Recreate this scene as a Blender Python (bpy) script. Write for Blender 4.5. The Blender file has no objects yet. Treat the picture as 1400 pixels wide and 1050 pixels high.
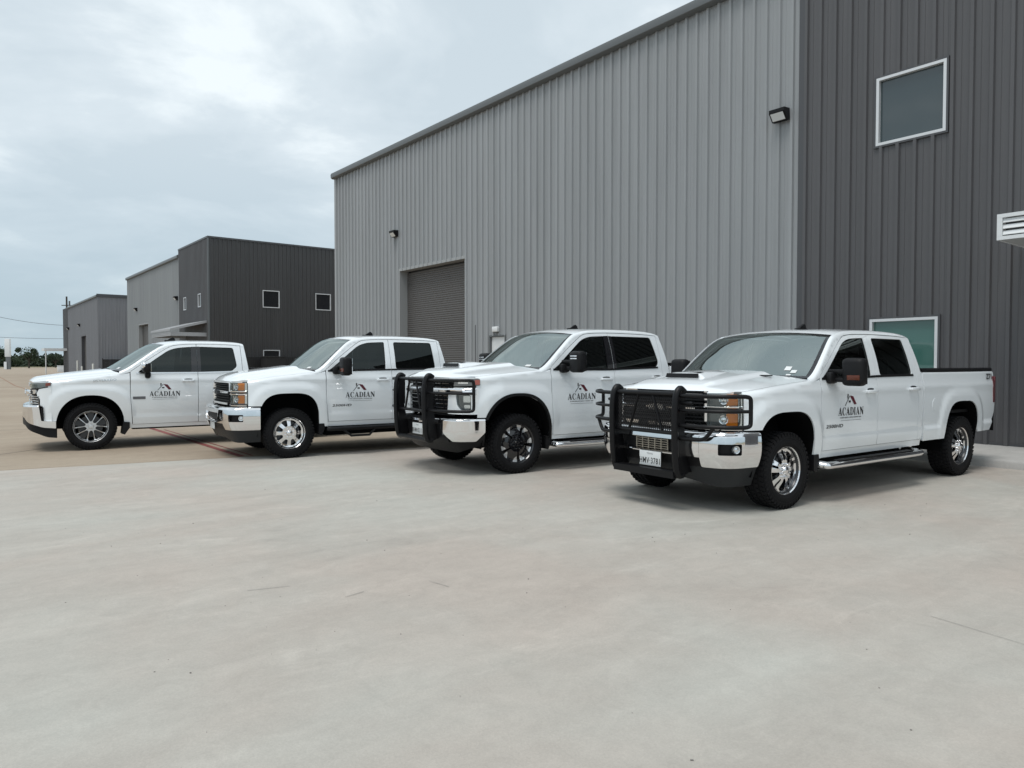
import bpy, bmesh, math, random
import numpy as np
from mathutils import Vector, Matrix
from mathutils.geometry import delaunay_2d_cdt
from mathutils.kdtree import KDTree

random.seed(7)
R = math.radians
SC = bpy.context.scene
COL = SC.collection

# ------------------------------------------------------------------ camera
cam_d = bpy.data.cameras.new('camera')
cam_d.sensor_width = 36.0
cam_d.lens = 1000.0 / 1400.0 * 36.0
cam_d.clip_start = 0.05
cam_d.clip_end = 5000
cam = bpy.data.objects.new('camera', cam_d)
cam.location = (0, 0, 1.51)
cam.rotation_euler = (R(90 - 1.604), 0, -math.atan(.79))
COL.objects.link(cam)
SC.camera = cam

# ------------------------------------------------------------------ world
SUN_DIR = Vector((-.42, -.12, 1.0)).normalized()      # towards the sun
world = bpy.data.worlds.new('World')
SC.world = world
world.use_nodes = True
nt = world.node_tree
for n in list(nt.nodes): nt.nodes.remove(n)
def N(t, **kw):
    n = nt.nodes.new(t)
    for k, v in kw.items(): setattr(n, k, v)
    return n
sky = N('ShaderNodeTexSky')
sky.sky_type = 'NISHITA'
sky.sun_disc = False
sky.sun_elevation = math.asin(SUN_DIR.z)
sky.sun_rotation = math.atan2(SUN_DIR.x, SUN_DIR.y)
bg1 = N('ShaderNodeBackground'); bg1.inputs['Strength'].default_value = .08
nt.links.new(sky.outputs[0], bg1.inputs[0])
tc = N('ShaderNodeTexCoord')
sep = N('ShaderNodeSeparateXYZ'); nt.links.new(tc.outputs['Generated'], sep.inputs[0])
mx = N('ShaderNodeMath', operation='MAXIMUM'); nt.links.new(sep.outputs[2], mx.inputs[0]); mx.inputs[1].default_value = 0.0
ad = N('ShaderNodeMath', operation='ADD'); nt.links.new(mx.outputs[0], ad.inputs[0]); ad.inputs[1].default_value = .22
dv = N('ShaderNodeVectorMath', operation='DIVIDE'); nt.links.new(tc.outputs['Generated'], dv.inputs[0])
cb = N('ShaderNodeCombineXYZ')
for i in range(3): nt.links.new(ad.outputs[0], cb.inputs[i])
nt.links.new(cb.outputs[0], dv.inputs[1])
n1 = N('ShaderNodeTexNoise'); n1.inputs['Scale'].default_value = 1.7; n1.inputs['Detail'].default_value = 7; n1.inputs['Roughness'].default_value = .56; n1.inputs['Distortion'].default_value = .25
mp = N('ShaderNodeMapping'); mp.inputs['Location'].default_value = (3.3, 1.7, .4); mp.inputs['Rotation'].default_value = (0, 0, R(35)); mp.inputs['Scale'].default_value = (1.0, 1.12, 1)
nt.links.new(dv.outputs[0], mp.inputs[0]); nt.links.new(mp.outputs[0], n1.inputs['Vector'])
cr = N('ShaderNodeValToRGB')
cr.color_ramp.elements[0].position = .39; cr.color_ramp.elements[0].color = (.55, .63, .68, 1)
cr.color_ramp.elements[1].position = .63; cr.color_ramp.elements[1].color = (.80, .865, .89, 1)
e = cr.color_ramp.elements.new(.52); e.color = (.63, .705, .75, 1)
nt.links.new(n1.outputs[0], cr.inputs[0])
# thicker, bluer cloud towards the horizon, all the way round
hz = N('ShaderNodeMapRange'); hz.inputs[1].default_value = 0.0; hz.inputs[2].default_value = .42; hz.inputs[3].default_value = .72; hz.inputs[4].default_value = 1.0
nt.links.new(mx.outputs[0], hz.inputs[0])
hr = N('ShaderNodeMixRGB', blend_type='MIX'); hr.inputs[1].default_value = (.33, .44, .515, 1)
hzf = N('ShaderNodeMapRange'); hzf.inputs[1].default_value = -.02; hzf.inputs[2].default_value = .27; hzf.inputs[3].default_value = .08; hzf.inputs[4].default_value = 1.0
nt.links.new(mx.outputs[0], hzf.inputs[0])
nt.links.new(hzf.outputs[0], hr.inputs[0]); nt.links.new(cr.outputs[0], hr.inputs[2])
bg2 = N('ShaderNodeBackground'); bg2.inputs['Strength'].default_value = 1.0
nt.links.new(hr.outputs[0], bg2.inputs[0])
ms = N('ShaderNodeMixShader'); ms.inputs[0].default_value = .90
nt.links.new(bg1.outputs[0], ms.inputs[1]); nt.links.new(bg2.outputs[0], ms.inputs[2])
wo = N('ShaderNodeOutputWorld'); nt.links.new(ms.outputs[0], wo.inputs[0])

sun_d = bpy.data.lights.new('sun', 'SUN')
sun_d.energy = 1.45
sun_d.angle = R(24)
sun_d.color = (1.0, .965, .92)
sun = bpy.data.objects.new('sun', sun_d)
sun.rotation_euler = SUN_DIR.to_track_quat('Z', 'Y').to_euler()
sun.location = (0, 0, 60)
COL.objects.link(sun)

SC.view_settings.view_transform = 'Standard'
SC.view_settings.look = 'None'
SC.view_settings.exposure = 0.30
SC.view_settings.gamma = 1.0
SC.view_settings.use_curve_mapping = False

# ------------------------------------------------------------------ materials
MATS = {}
def pmat(name, col, rough=.5, metal=0., coat=0., spec=.5, bump=0., bscale=200., var=0., vscale=3., emit=None, coat_rough=.03):
    m = bpy.data.materials.new(name); m.use_nodes = True
    t = m.node_tree; b = t.nodes['Principled BSDF']
    b.inputs['Base Color'].default_value = (*col, 1)
    b.inputs['Roughness'].default_value = rough
    b.inputs['Metallic'].default_value = metal
    b.inputs['Coat Weight'].default_value = coat
    b.inputs['Coat Roughness'].default_value = coat_rough
    b.inputs['Specular IOR Level'].default_value = spec
    if var or bump:
        tcn = t.nodes.new('ShaderNodeTexCoord')
        if var:
            nz = t.nodes.new('ShaderNodeTexNoise'); nz.inputs['Scale'].default_value = vscale; nz.inputs['Detail'].default_value = 6
            t.links.new(tcn.outputs['Object'], nz.inputs['Vector'])
            mr = t.nodes.new('ShaderNodeMapRange'); mr.inputs[1].default_value = .3; mr.inputs[2].default_value = .7
            mr.inputs[3].default_value = 1 - var; mr.inputs[4].default_value = 1 + var
            t.links.new(nz.outputs[0], mr.inputs[0])
            mu = t.nodes.new('ShaderNodeVectorMath'); mu.operation = 'SCALE'; mu.inputs[0].default_value = col
            t.links.new(mr.outputs[0], mu.inputs['Scale']); t.links.new(mu.outputs[0], b.inputs['Base Color'])
        if bump:
            nb = t.nodes.new('ShaderNodeTexNoise'); nb.inputs['Scale'].default_value = bscale; nb.inputs['Detail'].default_value = 4
            t.links.new(tcn.outputs['Object'], nb.inputs['Vector'])
            bp = t.nodes.new('ShaderNodeBump'); bp.inputs['Strength'].default_value = bump; bp.inputs['Distance'].default_value = .01
            t.links.new(nb.outputs[0], bp.inputs['Height']); t.links.new(bp.outputs[0], b.inputs['Normal'])
    MATS[name] = m
    return m
def glassmat(name, tint, ior=1.5, rough=0.0):
    m = bpy.data.materials.new(name); m.use_nodes = True
    t = m.node_tree; t.nodes.clear()
    o = t.nodes.new('ShaderNodeOutputMaterial'); mixs = t.nodes.new('ShaderNodeMixShader')
    tr = t.nodes.new('ShaderNodeBsdfTransparent'); tr.inputs[0].default_value = (*tint, 1)
    gl = t.nodes.new('ShaderNodeBsdfGlossy'); gl.inputs['Roughness'].default_value = rough; gl.inputs[0].default_value = (.90, 1, .97, 1)
    fr = t.nodes.new('ShaderNodeFresnel'); fr.inputs[0].default_value = ior
    t.links.new(fr.outputs[0], mixs.inputs[0]); t.links.new(tr.outputs[0], mixs.inputs[1]); t.links.new(gl.outputs[0], mixs.inputs[2])
    t.links.new(mixs.outputs[0], o.inputs[0])
    MATS[name] = m
    return m

PAINT = pmat('white_paint', (.835, .875, .90), .24, 0, 1.0, .5, var=.015, vscale=1.2)
PAINT.node_tree.nodes['Principled BSDF'].inputs['Coat IOR'].default_value = 1.75
CHROME = pmat('chrome', (.86, .86, .87), .06, 1.0)
CHROME_D = pmat('chrome_soft', (.70, .71, .72), .18, 1.0)
BLACKP = pmat('black_plastic', (.007, .007, .008), .5, spec=.25, bump=.15, bscale=600)
BLACKG = pmat('black_gloss', (.008, .008, .01), .08, 0, .6)
POWDER = pmat('black_powder_coat', (.0045, .0045, .0055), .38, spec=.28, bump=.08, bscale=500)
GREYP = pmat('grey_plastic', (.022, .024, .026), .5, spec=.3, bump=.1, bscale=500)
DARK = pmat('dark_underbody', (.004, .004, .0045), .9, spec=.1)
RUBBER = pmat('tyre_rubber', (.0075, .0075, .0085), .75, spec=.22, bump=.25, bscale=180, var=.2, vscale=6)
AMBER = pmat('amber_lens', (.92, .30, .03), .15, 0, .6)
REDL = pmat('red_lens', (.11, .006, .009), .12, 0, .7)
CLEARL = pmat('lamp_reflector', (.82, .84, .85), .12, .85)
HOUSE = pmat('lamp_housing', (.16, .17, .175), .2, .3, .6)
MACH = pmat('machined_alloy', (.66, .67, .68), .32, .7)
ALLOYD = pmat('dark_alloy', (.06, .062, .066), .3, .6)
PLATE = pmat('plate_white', (.72, .74, .74), .35)
INK = pmat('ink_black', (.012, .012, .014), .4)
MAROON = pmat('ink_maroon', (.10, .008, .018), .4)
INKG = pmat('ink_grey', (.13, .13, .14), .4)
GOLD = pmat('emblem_gold', (.55, .36, .10), .25, .8)
SEATM = pmat('seat_fabric', (.055, .057, .06), .8)
DASHM = pmat('dash_plastic', (.05, .052, .056), .6)
WSHIELD = glassmat('windshield_glass', (.60, .70, .68), 4.4)
TINTF = glassmat('front_tint_glass', (.17, .19, .19), 1.55)
TINTR = glassmat('privacy_glass', (.035, .04, .042), 1.5)
LENS = glassmat('clear_lens', (.93, .95, .95), 1.5)
BUILDGLASS = pmat('building_glass', (.022, .040, .046), .03, 0, .5, .8)

def siding_mat(name, col, rough=.42):
    m = pmat(name, col, rough, .0, .12, .5)
    t = m.node_tree; b = t.nodes['Principled BSDF']; b.inputs['Coat Roughness'].default_value = .3
    ge = t.nodes.new('ShaderNodeNewGeometry')
    mpn = t.nodes.new('ShaderNodeMapping'); mpn.inputs['Scale'].default_value = (2.2, 2.2, .12)
    t.links.new(ge.outputs['Position'], mpn.inputs[0])
    nz = t.nodes.new('ShaderNodeTexNoise'); nz.inputs['Scale'].default_value = 1.6; nz.inputs['Detail'].default_value = 6; nz.inputs['Roughness'].default_value = .65
    t.links.new(mpn.outputs[0], nz.inputs['Vector'])
    mr = t.nodes.new('ShaderNodeMapRange'); mr.inputs[1].default_value = .3; mr.inputs[2].default_value = .7; mr.inputs[3].default_value = .90; mr.inputs[4].default_value = 1.08
    t.links.new(nz.outputs[0], mr.inputs[0])
    mu = t.nodes.new('ShaderNodeVectorMath'); mu.operation = 'SCALE'; mu.inputs[0].default_value = col
    oi = t.nodes.new('ShaderNodeObjectInfo'); mo = t.nodes.new('ShaderNodeMapRange'); mo.inputs[3].default_value = .955; mo.inputs[4].default_value = 1.045
    t.links.new(oi.outputs['Random'], mo.inputs[0]); mm = t.nodes.new('ShaderNodeMath'); mm.operation = 'MULTIPLY'; t.links.new(mr.outputs[0], mm.inputs[0]); t.links.new(mo.outputs[0], mm.inputs[1])
    t.links.new(mm.outputs[0], mu.inputs['Scale']); t.links.new(mu.outputs[0], b.inputs['Base Color'])
    bn = t.nodes.new('ShaderNodeTexNoise'); bn.inputs['Scale'].default_value = 1.3; bn.inputs['Detail'].default_value = 2
    t.links.new(ge.outputs['Position'], bn.inputs['Vector'])
    bp = t.nodes.new('ShaderNodeBump'); bp.inputs['Strength'].default_value = .12; bp.inputs['Distance'].default_value = .03
    t.links.new(bn.outputs[0], bp.inputs['Height']); t.links.new(bp.outputs[0], b.inputs['Normal'])
    return m
S_LIGHT = siding_mat('light_grey_siding', (.292, .306, .316))
S_DARK = siding_mat('dark_grey_siding', (.086, .085, .089))
S_DARK_SHADED = siding_mat('shaded_dark_siding', (.054, .053, .054))  # dark siding again, with the shade of the end wall put into its colour
S_MID = siding_mat('mid_grey_siding', (.215, .219, .235))
TRIM_L = pmat('light_trim', (.33, .34, .345), .4)
TRIM_D = pmat('dark_trim', (.07, .072, .078), .4)
TRIM_G = pmat('gutter_grey', (.115, .125, .13), .4)
WINF = pmat('window_aluminium', (.68, .69, .70), .35, .3)
CURTAIN = pmat('rollup_grey', (.098, .094, .092), .45)
WHITEM = pmat('white_metal', (.72, .74, .75), .4)
ROOFM = pmat('roof_metal', (.30, .31, .32), .5)

def concrete_mat(name, c1, c2, c3, big=.35):
    m = bpy.data.materials.new(name); m.use_nodes = True
    t = m.node_tree; b = t.nodes['Principled BSDF']; b.inputs['Roughness'].default_value = .85
    b.inputs['Specular IOR Level'].default_value = .3
    ge = t.nodes.new('ShaderNodeNewGeometry')
    def noise(scale, det, ro, dist=0., sc=None):
        n = t.nodes.new('ShaderNodeTexNoise'); n.inputs['Scale'].default_value = scale; n.inputs['Detail'].default_value = det
        n.inputs['Roughness'].default_value = ro; n.inputs['Distortion'].default_value = dist
        if sc:
            mpn = t.nodes.new('ShaderNodeMapping'); mpn.inputs['Scale'].default_value = sc; mpn.inputs['Rotation'].default_value = (0, 0, R(-12))
            t.links.new(ge.outputs['Position'], mpn.inputs[0]); t.links.new(mpn.outputs[0], n.inputs['Vector'])
        else: t.links.new(ge.outputs['Position'], n.inputs['Vector'])
        return n
    a = noise(big, 5, .55, .3)
    r1 = t.nodes.new('ShaderNodeValToRGB')
    r1.color_ramp.elements[0].position = .36; r1.color_ramp.elements[0].color = (*c1, 1)
    r1.color_ramp.elements[1].position = .66; r1.color_ramp.elements[1].color = (*c3, 1)
    el = r1.color_ramp.elements.new(.5); el.color = (*c2, 1)
    t.links.new(a.outputs[0], r1.inputs[0])
    # broom / trowel streaks
    s1 = noise(1.0, 6, .62, .6, (.7, 2.6, 1))
    m1 = t.nodes.new('ShaderNodeMapRange'); m1.inputs[1].default_value = .3; m1.inputs[2].default_value = .7; m1.inputs[3].default_value = .93; m1.inputs[4].default_value = 1.06
    t.links.new(s1.outputs[0], m1.inputs[0])
    s2 = noise(5.5, 9, .74, .8)
    m2 = t.nodes.new('ShaderNodeMapRange'); m2.inputs[1].default_value = .3; m2.inputs[2].default_value = .7; m2.inputs[3].default_value = .925; m2.inputs[4].default_value = 1.06
    t.links.new(s2.outputs[0], m2.inputs[0])
    s4 = noise(110, 4, .7)
    m4 = t.nodes.new('ShaderNodeMapRange'); m4.inputs[1].default_value = .3; m4.inputs[2].default_value = .7; m4.inputs[3].default_value = .91; m4.inputs[4].default_value = 1.07
    t.links.new(s4.outputs[0], m4.inputs[0])
    # sparse pale scuffs and dark stains with a shape of their own
    s3 = noise(.9, 8, .72, 1.2, (1, 2.0, 1))
    m3 = t.nodes.new('ShaderNodeMapRange'); m3.inputs[1].default_value = .56; m3.inputs[2].default_value = .72; m3.inputs[3].default_value = 1.0; m3.inputs[4].default_value = 1.14
    t.links.new(s3.outputs[0], m3.inputs[0])
    s5 = noise(.55, 7, .66, .5)
    m5 = t.nodes.new('ShaderNodeMapRange'); m5.inputs[1].default_value = .55; m5.inputs[2].default_value = .75; m5.inputs[3].default_value = 1.0; m5.inputs[4].default_value = .84
    t.links.new(s5.outputs[0], m5.inputs[0])
    prod = None
    for q in (m1, m2, m3, m4, m5):
        if prod is None: prod = q
        else:
            k = t.nodes.new('ShaderNodeMath'); k.operation = 'MULTIPLY'
            t.links.new(prod.outputs[0], k.inputs[0]); t.links.new(q.outputs[0], k.inputs[1]); prod = k
    mu = t.nodes.new('ShaderNodeVectorMath'); mu.operation = 'SCALE'
    t.links.new(r1.outputs[0], mu.inputs[0]); t.links.new(prod.outputs[0], mu.inputs['Scale'])
    t.links.new(mu.outputs[0], b.inputs['Base Color'])
    bp = t.nodes.new('ShaderNodeBump'); bp.inputs['Strength'].default_value = .35; bp.inputs['Distance'].default_value = .004
    t.links.new(s4.outputs[0], bp.inputs['Height']); t.links.new(bp.outputs[0], b.inputs['Normal'])
    MATS[name] = m
    return m
CONC = concrete_mat('grey_concrete', (.436, .388, .344), (.433, .405, .364), (.448, .440, .400))
CONC_T = concrete_mat('tan_concrete', (.32, .258, .196), (.35, .287, .22), (.38, .317, .245), .22)
CONC_K = concrete_mat('kerb_concrete', (.41, .40, .385), (.44, .43, .41), (.47, .46, .44), .8)

# ------------------------------------------------------------------ mesh helpers
def tag(o, label=None, cat=None, group=None, kind=None):
    if label: o['label'] = label
    if cat: o['category'] = cat
    if group: o['group'] = group
    if kind: o['kind'] = kind
    return o
def empty(name, loc=(0, 0, 0), rz=0, parent=None):
    o = bpy.data.objects.new(name, None); COL.objects.link(o)
    o.location = loc; o.rotation_euler = (0, 0, rz); o.empty_display_size = .2
    if parent: o.parent = parent
    return o
def link(name, me, mat, parent=None, loc=None, rot=None):
    if mat is not None and not len(me.materials): me.materials.append(mat)
    o = bpy.data.objects.new(name, me); COL.objects.link(o)
    if parent: o.parent = parent
    if loc: o.location = loc
    if rot: o.rotation_euler = rot
    return o
class MB:
    def __init__(s): s.v = []; s.f = []
    def add(s, vs, fs):
        b = len(s.v); s.v += [tuple(p) for p in vs]; s.f += [tuple(i + b for i in f) for f in fs]; return s
    def box(s, c, d, rot=None):
        hx, hy, hz = d[0] / 2, d[1] / 2, d[2] / 2
        P = [Vector((x, y, z)) for x in (-hx, hx) for y in (-hy, hy) for z in (-hz, hz)]
        if rot is not None: P = [rot @ p for p in P]
        P = [p + Vector(c) for p in P]
        return s.add(P, [(0, 1, 3, 2), (4, 6, 7, 5), (0, 4, 5, 1), (2, 3, 7, 6), (0, 2, 6, 4), (1, 5, 7, 3)])
    def rbox(s, c, d, r=.02, rot=None, n=2):
        bm = bmesh.new(); bmesh.ops.create_cube(bm, size=1)
        for v in bm.verts: v.co = Vector((v.co.x * d[0], v.co.y * d[1], v.co.z * d[2]))
        bmesh.ops.bevel(bm, geom=bm.edges[:], offset=min(r, min(d) * .49), segments=n, affect='EDGES', profile=.5)
        P = [(rot @ v.co if rot is not None else v.co) + Vector(c) for v in bm.verts]
        bm.verts.index_update()
        s.add(P, [[v.index for v in f.verts] for f in bm.faces]); bm.free(); return s
    def tube(s, pts, r, n=8, cap=True, sq=None):
        pts = [Vector(p) for p in pts]; rings = []
        t0 = (pts[1] - pts[0]).normalized()
        up = Vector((0, 0, 1)) if abs(t0.z) < .9 else Vector((1, 0, 0))
        u = t0.cross(up).normalized()
        for i, p in enumerate(pts):
            if i == 0: t = t0
            elif i == len(pts) - 1: t = (pts[i] - pts[i - 1]).normalized()
            else: t = ((pts[i + 1] - p).normalized() + (p - pts[i - 1]).normalized()).normalized()
            u = (u - t * u.dot(t)).normalized(); w = t.cross(u)
            rr = r[i] if isinstance(r, (list, tuple)) else r
            ru, rw = (rr, rr) if sq is None else (rr * sq[0], rr * sq[1])
            rings.append([p + u * (ru * math.cos(2 * math.pi * k / n)) + w * (rw * math.sin(2 * math.pi * k / n)) for k in range(n)])
        vs = [q for ring in rings for q in ring]; fs = []
        for i in range(len(rings) - 1):
            for k in range(n):
                fs.append((i * n + k, i * n + (k + 1) % n, (i + 1) * n + (k + 1) % n, (i + 1) * n + k))
        if cap: fs.append(tuple(range(n - 1, -1, -1))); fs.append(tuple((len(rings) - 1) * n + k for k in range(n)))
        return s.add(vs, fs)
    def lathe(s, prof, n=48, c=(0, 0, 0), axis='y', sgn=1):
        vs = []; fs = []
        for (r, h) in prof:
            for k in range(n):
                a = 2 * math.pi * k / n
                if axis == 'y': p = (c[0] + r * math.cos(a), c[1] + sgn * h, c[2] + r * math.sin(a))
                else: p = (c[0] + r * math.cos(a), c[1] + r * math.sin(a), c[2] + h)
                vs.append(p)
        for i in range(len(prof) - 1):
            for k in range(n): fs.append((i * n + k, i * n + (k + 1) % n, (i + 1) * n + (k + 1) % n, (i + 1) * n + k))
        return s.add(vs, fs)
    def grid(s, G):
        m, n = len(G), len(G[0])
        return s.add([p for row in G for p in row], [(i * n + j, i * n + j + 1, (i + 1) * n + j + 1, (i + 1) * n + j) for i in range(m - 1) for j in range(n - 1)])
    def prism(s, poly, f0, f1):
        n = len(poly)
        return s.add([f0(*p) for p in poly] + [f1(*p) for p in poly], [tuple(range(n)), tuple(range(2 * n - 1, n - 1, -1))] + [(i, i + n, (i + 1) % n + n, (i + 1) % n) for i in range(n)])
    def mesh(s, name, ang=35):
        me = bpy.data.meshes.new(name); me.from_pydata(s.v, [], s.f); me.validate()
        bm = bmesh.new(); bm.from_mesh(me); bmesh.ops.recalc_face_normals(bm, faces=bm.faces[:]); bm.to_mesh(me); bm.free()
        if ang:
            me.polygons.foreach_set('use_smooth', [True] * len(me.polygons)); me.set_sharp_from_angle(angle=R(ang))
        return me
    def build(s, name, mat, parent=None, ang=35, loc=None, rot=None):
        return link(name, s.mesh(name, ang), mat, parent, loc, rot)

def smooth_path(pts, n=6, closed=False):
    P = [np.array(p, float) for p in pts]; out = []; m = len(P)
    rng = range(m) if closed else range(m - 1)
    for i in rng:
        p0 = P[(i - 1) % m] if closed or i > 0 else 2 * P[0] - P[1]
        p1 = P[i]; p2 = P[(i + 1) % m]
        p3 = P[(i + 2) % m] if closed or i + 2 < m else 2 * P[-1] - P[-2]
        for k in range(n):
            t = k / n
            out.append(tuple(.5 * ((2 * p1) + (p2 - p0) * t + (2 * p0 - 5 * p1 + 4 * p2 - p3) * t * t + (3 * p1 - p0 - 3 * p2 + p3) * t ** 3)))
    if not closed: out.append(tuple(P[-1]))
    return out
def round_poly(pts, r, n=4):
    out = []; m = len(pts)
    for i in range(m):
        p = Vector(pts[i]); a = Vector(pts[i - 1]); b = Vector(pts[(i + 1) % m])
        rr = r[i] if isinstance(r, (list, tuple)) else r
        la, lb = (a - p).length, (b - p).length
        d = min(rr, la * .48, lb * .48)
        if d < 1e-4: out.append(tuple(p)); continue
        q0 = p + (a - p).normalized() * d; q1 = p + (b - p).normalized() * d
        for k in range(n + 1):
            t = k / n; out.append(tuple((1 - t) ** 2 * q0 + 2 * t * (1 - t) * p + t * t * q1))
    return out
def densify(loop, ds):
    out = []
    for i in range(len(loop)):
        a = loop[i]; b = loop[(i + 1) % len(loop)]
        L = math.hypot(b[0] - a[0], b[1] - a[1])
        if L < 1e-6: continue
        k = max(1, int(math.ceil(L / ds)))
        for j in range(k): out.append((a[0] + (b[0] - a[0]) * j / k, a[1] + (b[1] - a[1]) * j / k))
    return out
def inside(P, loops):
    P = np.asarray(P, float); c = np.zeros(len(P), bool); x = P[:, 0]; y = P[:, 1]
    for lp in loops:
        L = np.asarray(lp, float); A = L; B = np.roll(L, -1, 0)
        for (x1, y1), (x2, y2) in zip(A, B):
            if y1 == y2: continue
            m = ((y1 > y) != (y2 > y))
            c ^= m & (x < (x2 - x1) * (y - y1) / (y2 - y1) + x1)
    return c
def fill2d(loops, sp=None, rows=(), ds=None):
    loops = [densify(l, ds or (sp * .8 if sp else 9)) for l in loops]
    pts = []; edges = []
    for l in loops:
        b = len(pts); pts += l; edges += [(b + i, b + (i + 1) % len(l)) for i in range(len(l))]
    if sp:
        xs = [p[0] for p in loops[0]]; ys = [p[1] for p in loops[0]]
        cand = [(x, y) for x in np.arange(math.floor(min(xs) / sp) * sp + sp * .5, max(xs), sp) for y in np.arange(math.floor(min(ys) / sp) * sp + sp * .5, max(ys), sp)]
        cand += [(x, y) for y in rows for x in np.arange(min(xs), max(xs), sp)]
        if cand:
            ok = inside(cand, loops); kd = KDTree(len(pts))
            for i, p in enumerate(pts): kd.insert((p[0], p[1], 0), i)
            kd.balance()
            rs = set(rows)
            for c_, o_ in zip(cand, ok):
                if not o_: continue
                if c_[1] not in rs and any(abs(c_[1] - r_) < sp * .3 for r_ in rs): continue
                if kd.find((c_[0], c_[1], 0))[2] > sp * (.25 if c_[1] in rs else .4): pts.append((float(c_[0]), float(c_[1])))
    res = delaunay_2d_cdt([Vector(p) for p in pts], edges, [], 0, 1e-6)
    V = [(v.x, v.y) for v in res[0]]; F = [tuple(f) for f in res[2]]
    cen = [((V[f[0]][0] + V[f[1]][0] + V[f[2]][0]) / 3, (V[f[0]][1] + V[f[1]][1] + V[f[2]][1]) / 3) for f in F]
    ok = inside(cen, loops)
    return V, [f for f, k in zip(F, ok) if k], loops
def sheet(name, loops, fmap, mat, parent, sp=.06, rows=(), flange=.02, sgn=1, eps=.003):
    """fmap(u,v) -> Vector; outward normal = sgn * (du x dv)."""
    V, F, lps = fill2d(loops, sp, rows)
    def nrm(u, v):
        a = fmap(u + eps, v) - fmap(u - eps, v); b = fmap(u, v + eps) - fmap(u, v - eps)
        n = a.cross(b) * sgn
        return n.normalized() if n.length > 1e-12 else Vector((0, 0, 1))
    P = [fmap(*q) for q in V]; Nn = [nrm(*q) for q in V]; faces = []
    for f in F:
        a, b, c = P[f[0]], P[f[1]], P[f[2]]
        faces.append(f if (b - a).cross(c - a).dot(Nn[f[0]]) >= 0 else (f[0], f[2], f[1]))
    if flange:
        for lp in lps:
            Q = [fmap(*q) for q in lp]; M = [nrm(*q) for q in lp]; n = len(Q); b0 = len(P)
            for i in range(n):
                t = Q[(i + 1) % n] - Q[i - 1]; s_ = t.cross(M[i])
                s_ = s_.normalized() if s_.length > 1e-9 else M[i]
                # point away from the filled side
                P.append(Q[i]); Nn.append(s_); P.append(Q[i] - M[i] * flange); Nn.append(s_)
            for i in range(n):
                j = (i + 1) % n
                f = (b0 + 2 * i, b0 + 2 * j, b0 + 2 * j + 1, b0 + 2 * i + 1)
                g = (P[f[1]] - P[f[0]]).cross(P[f[2]] - P[f[0]])
                faces.append(f if g.dot(Nn[f[0]]) >= 0 else f[::-1])
    me = bpy.data.meshes.new(name); me.from_pydata([tuple(p) for p in P], [], faces)
    me.polygons.foreach_set('use_smooth', [True] * len(me.polygons))
    me.update()
    me.normals_split_custom_set_from_vertices([tuple(n) for n in Nn])
    return link(name, me, mat, parent)

def text_loops(s, size, shear=0., bold=.028, space=1.06):
    """outline mesh of a line of text (built-in face): verts 2D, tris"""
    cu = bpy.data.curves.new('txt', 'FONT'); cu.body = s; cu.size = size; cu.align_x = 'CENTER'; cu.resolution_u = 3; cu.offset = size * bold; cu.space_character = space; cu.shear = shear
    o = bpy.data.objects.new('txt', cu); COL.objects.link(o)
    dg = bpy.context.evaluated_depsgraph_get(); me = bpy.data.meshes.new_from_object(o.evaluated_get(dg))
    V = [(v.co.x, v.co.y) for v in me.vertices]; F = [tuple(p.vertices) for p in me.polygons]
    bpy.data.objects.remove(o); bpy.data.curves.remove(cu); bpy.data.meshes.remove(me)
    return V, F
def flat_on(name, V, F, fmap, mat, parent):
    me = bpy.data.meshes.new(name); me.from_pydata([tuple(fmap(*q)) for q in V], [], F); me.update()
    return link(name, me, mat, parent)

# ------------------------------------------------------------------ the ground
def poly_sheet(name, pts, z, mat, kind='structure', parent=None):
    m = MB(); m.add([(x, y, z) for x, y in pts], [tuple(range(len(pts)))])
    o = m.build(name, mat, parent, 0)
    if kind and not parent: o['kind'] = kind
    return o
FIELD = pmat('dry_grass', (.17, .155, .085), .95, var=.35, vscale=.05)
poly_sheet('ground', [(-2500, -2500), (2500, -2500), (2500, 2500), (-2500, 2500)], -.03, FIELD)
poly_sheet('concrete_lot', [(-150, -60), (90, -60), (110, 330), (-150, 330)], 0, CONC_T)
bl = lambda x: 12.49 - .1875 * (x - .7)
poly_sheet('concrete_apron', [(-45, -40), (14.3, -40), (14.3, bl(14.3)), (3.74, bl(3.74)), (-45, bl(-45))], .004, CONC)
JOINT = pmat('joint_filler', (.16, .145, .125), .9)
CRACK = pmat('crack_dark', (.25, .24, .225), .95)
REDP = pmat('worn_red_paint', (.21, .055, .048), .85, var=.55, vscale=6)
def strip(name, pts, w, z, mat, wob=0., label=None):
    P = []
    for a, b in zip(pts[:-1], pts[1:]):
        n = max(1, int(math.hypot(b[0] - a[0], b[1] - a[1]) / .25)) if wob else 1
        for k in range(n): P.append((a[0] + (b[0] - a[0]) * k / n + random.uniform(-wob, wob), a[1] + (b[1] - a[1]) * k / n + random.uniform(-wob, wob)))
    P.append(pts[-1]); G = []
    for i, p in enumerate(P):
        q = P[min(i + 1, len(P) - 1)]; o = P[max(i - 1, 0)]
        d = Vector((q[0] - o[0], q[1] - o[1])).normalized(); ww = w * (random.uniform(.5, 1.2) if wob else 1) / 2
        G.append([(p[0] - d.y * ww, p[1] + d.x * ww, z), (p[0] + d.y * ww, p[1] - d.x * ww, z)])
    o = MB().grid(G).build(name, mat, None, 0); o['kind'] = 'structure'
    return o
strip('fire_lane_line', [(3.90, 12.02), (3.96, 21)], .11, .004, REDP)
strip('pavement_joint', [(3.97, 21.02), (4.3, 60), (6.2, 112)], .10, .004, pmat('faded_line', (.27, .155, .10), .9))
strip('fire_lane_line', [(4.07, 12.02), (4.1, 18)], .035, .0045, REDP)
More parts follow.
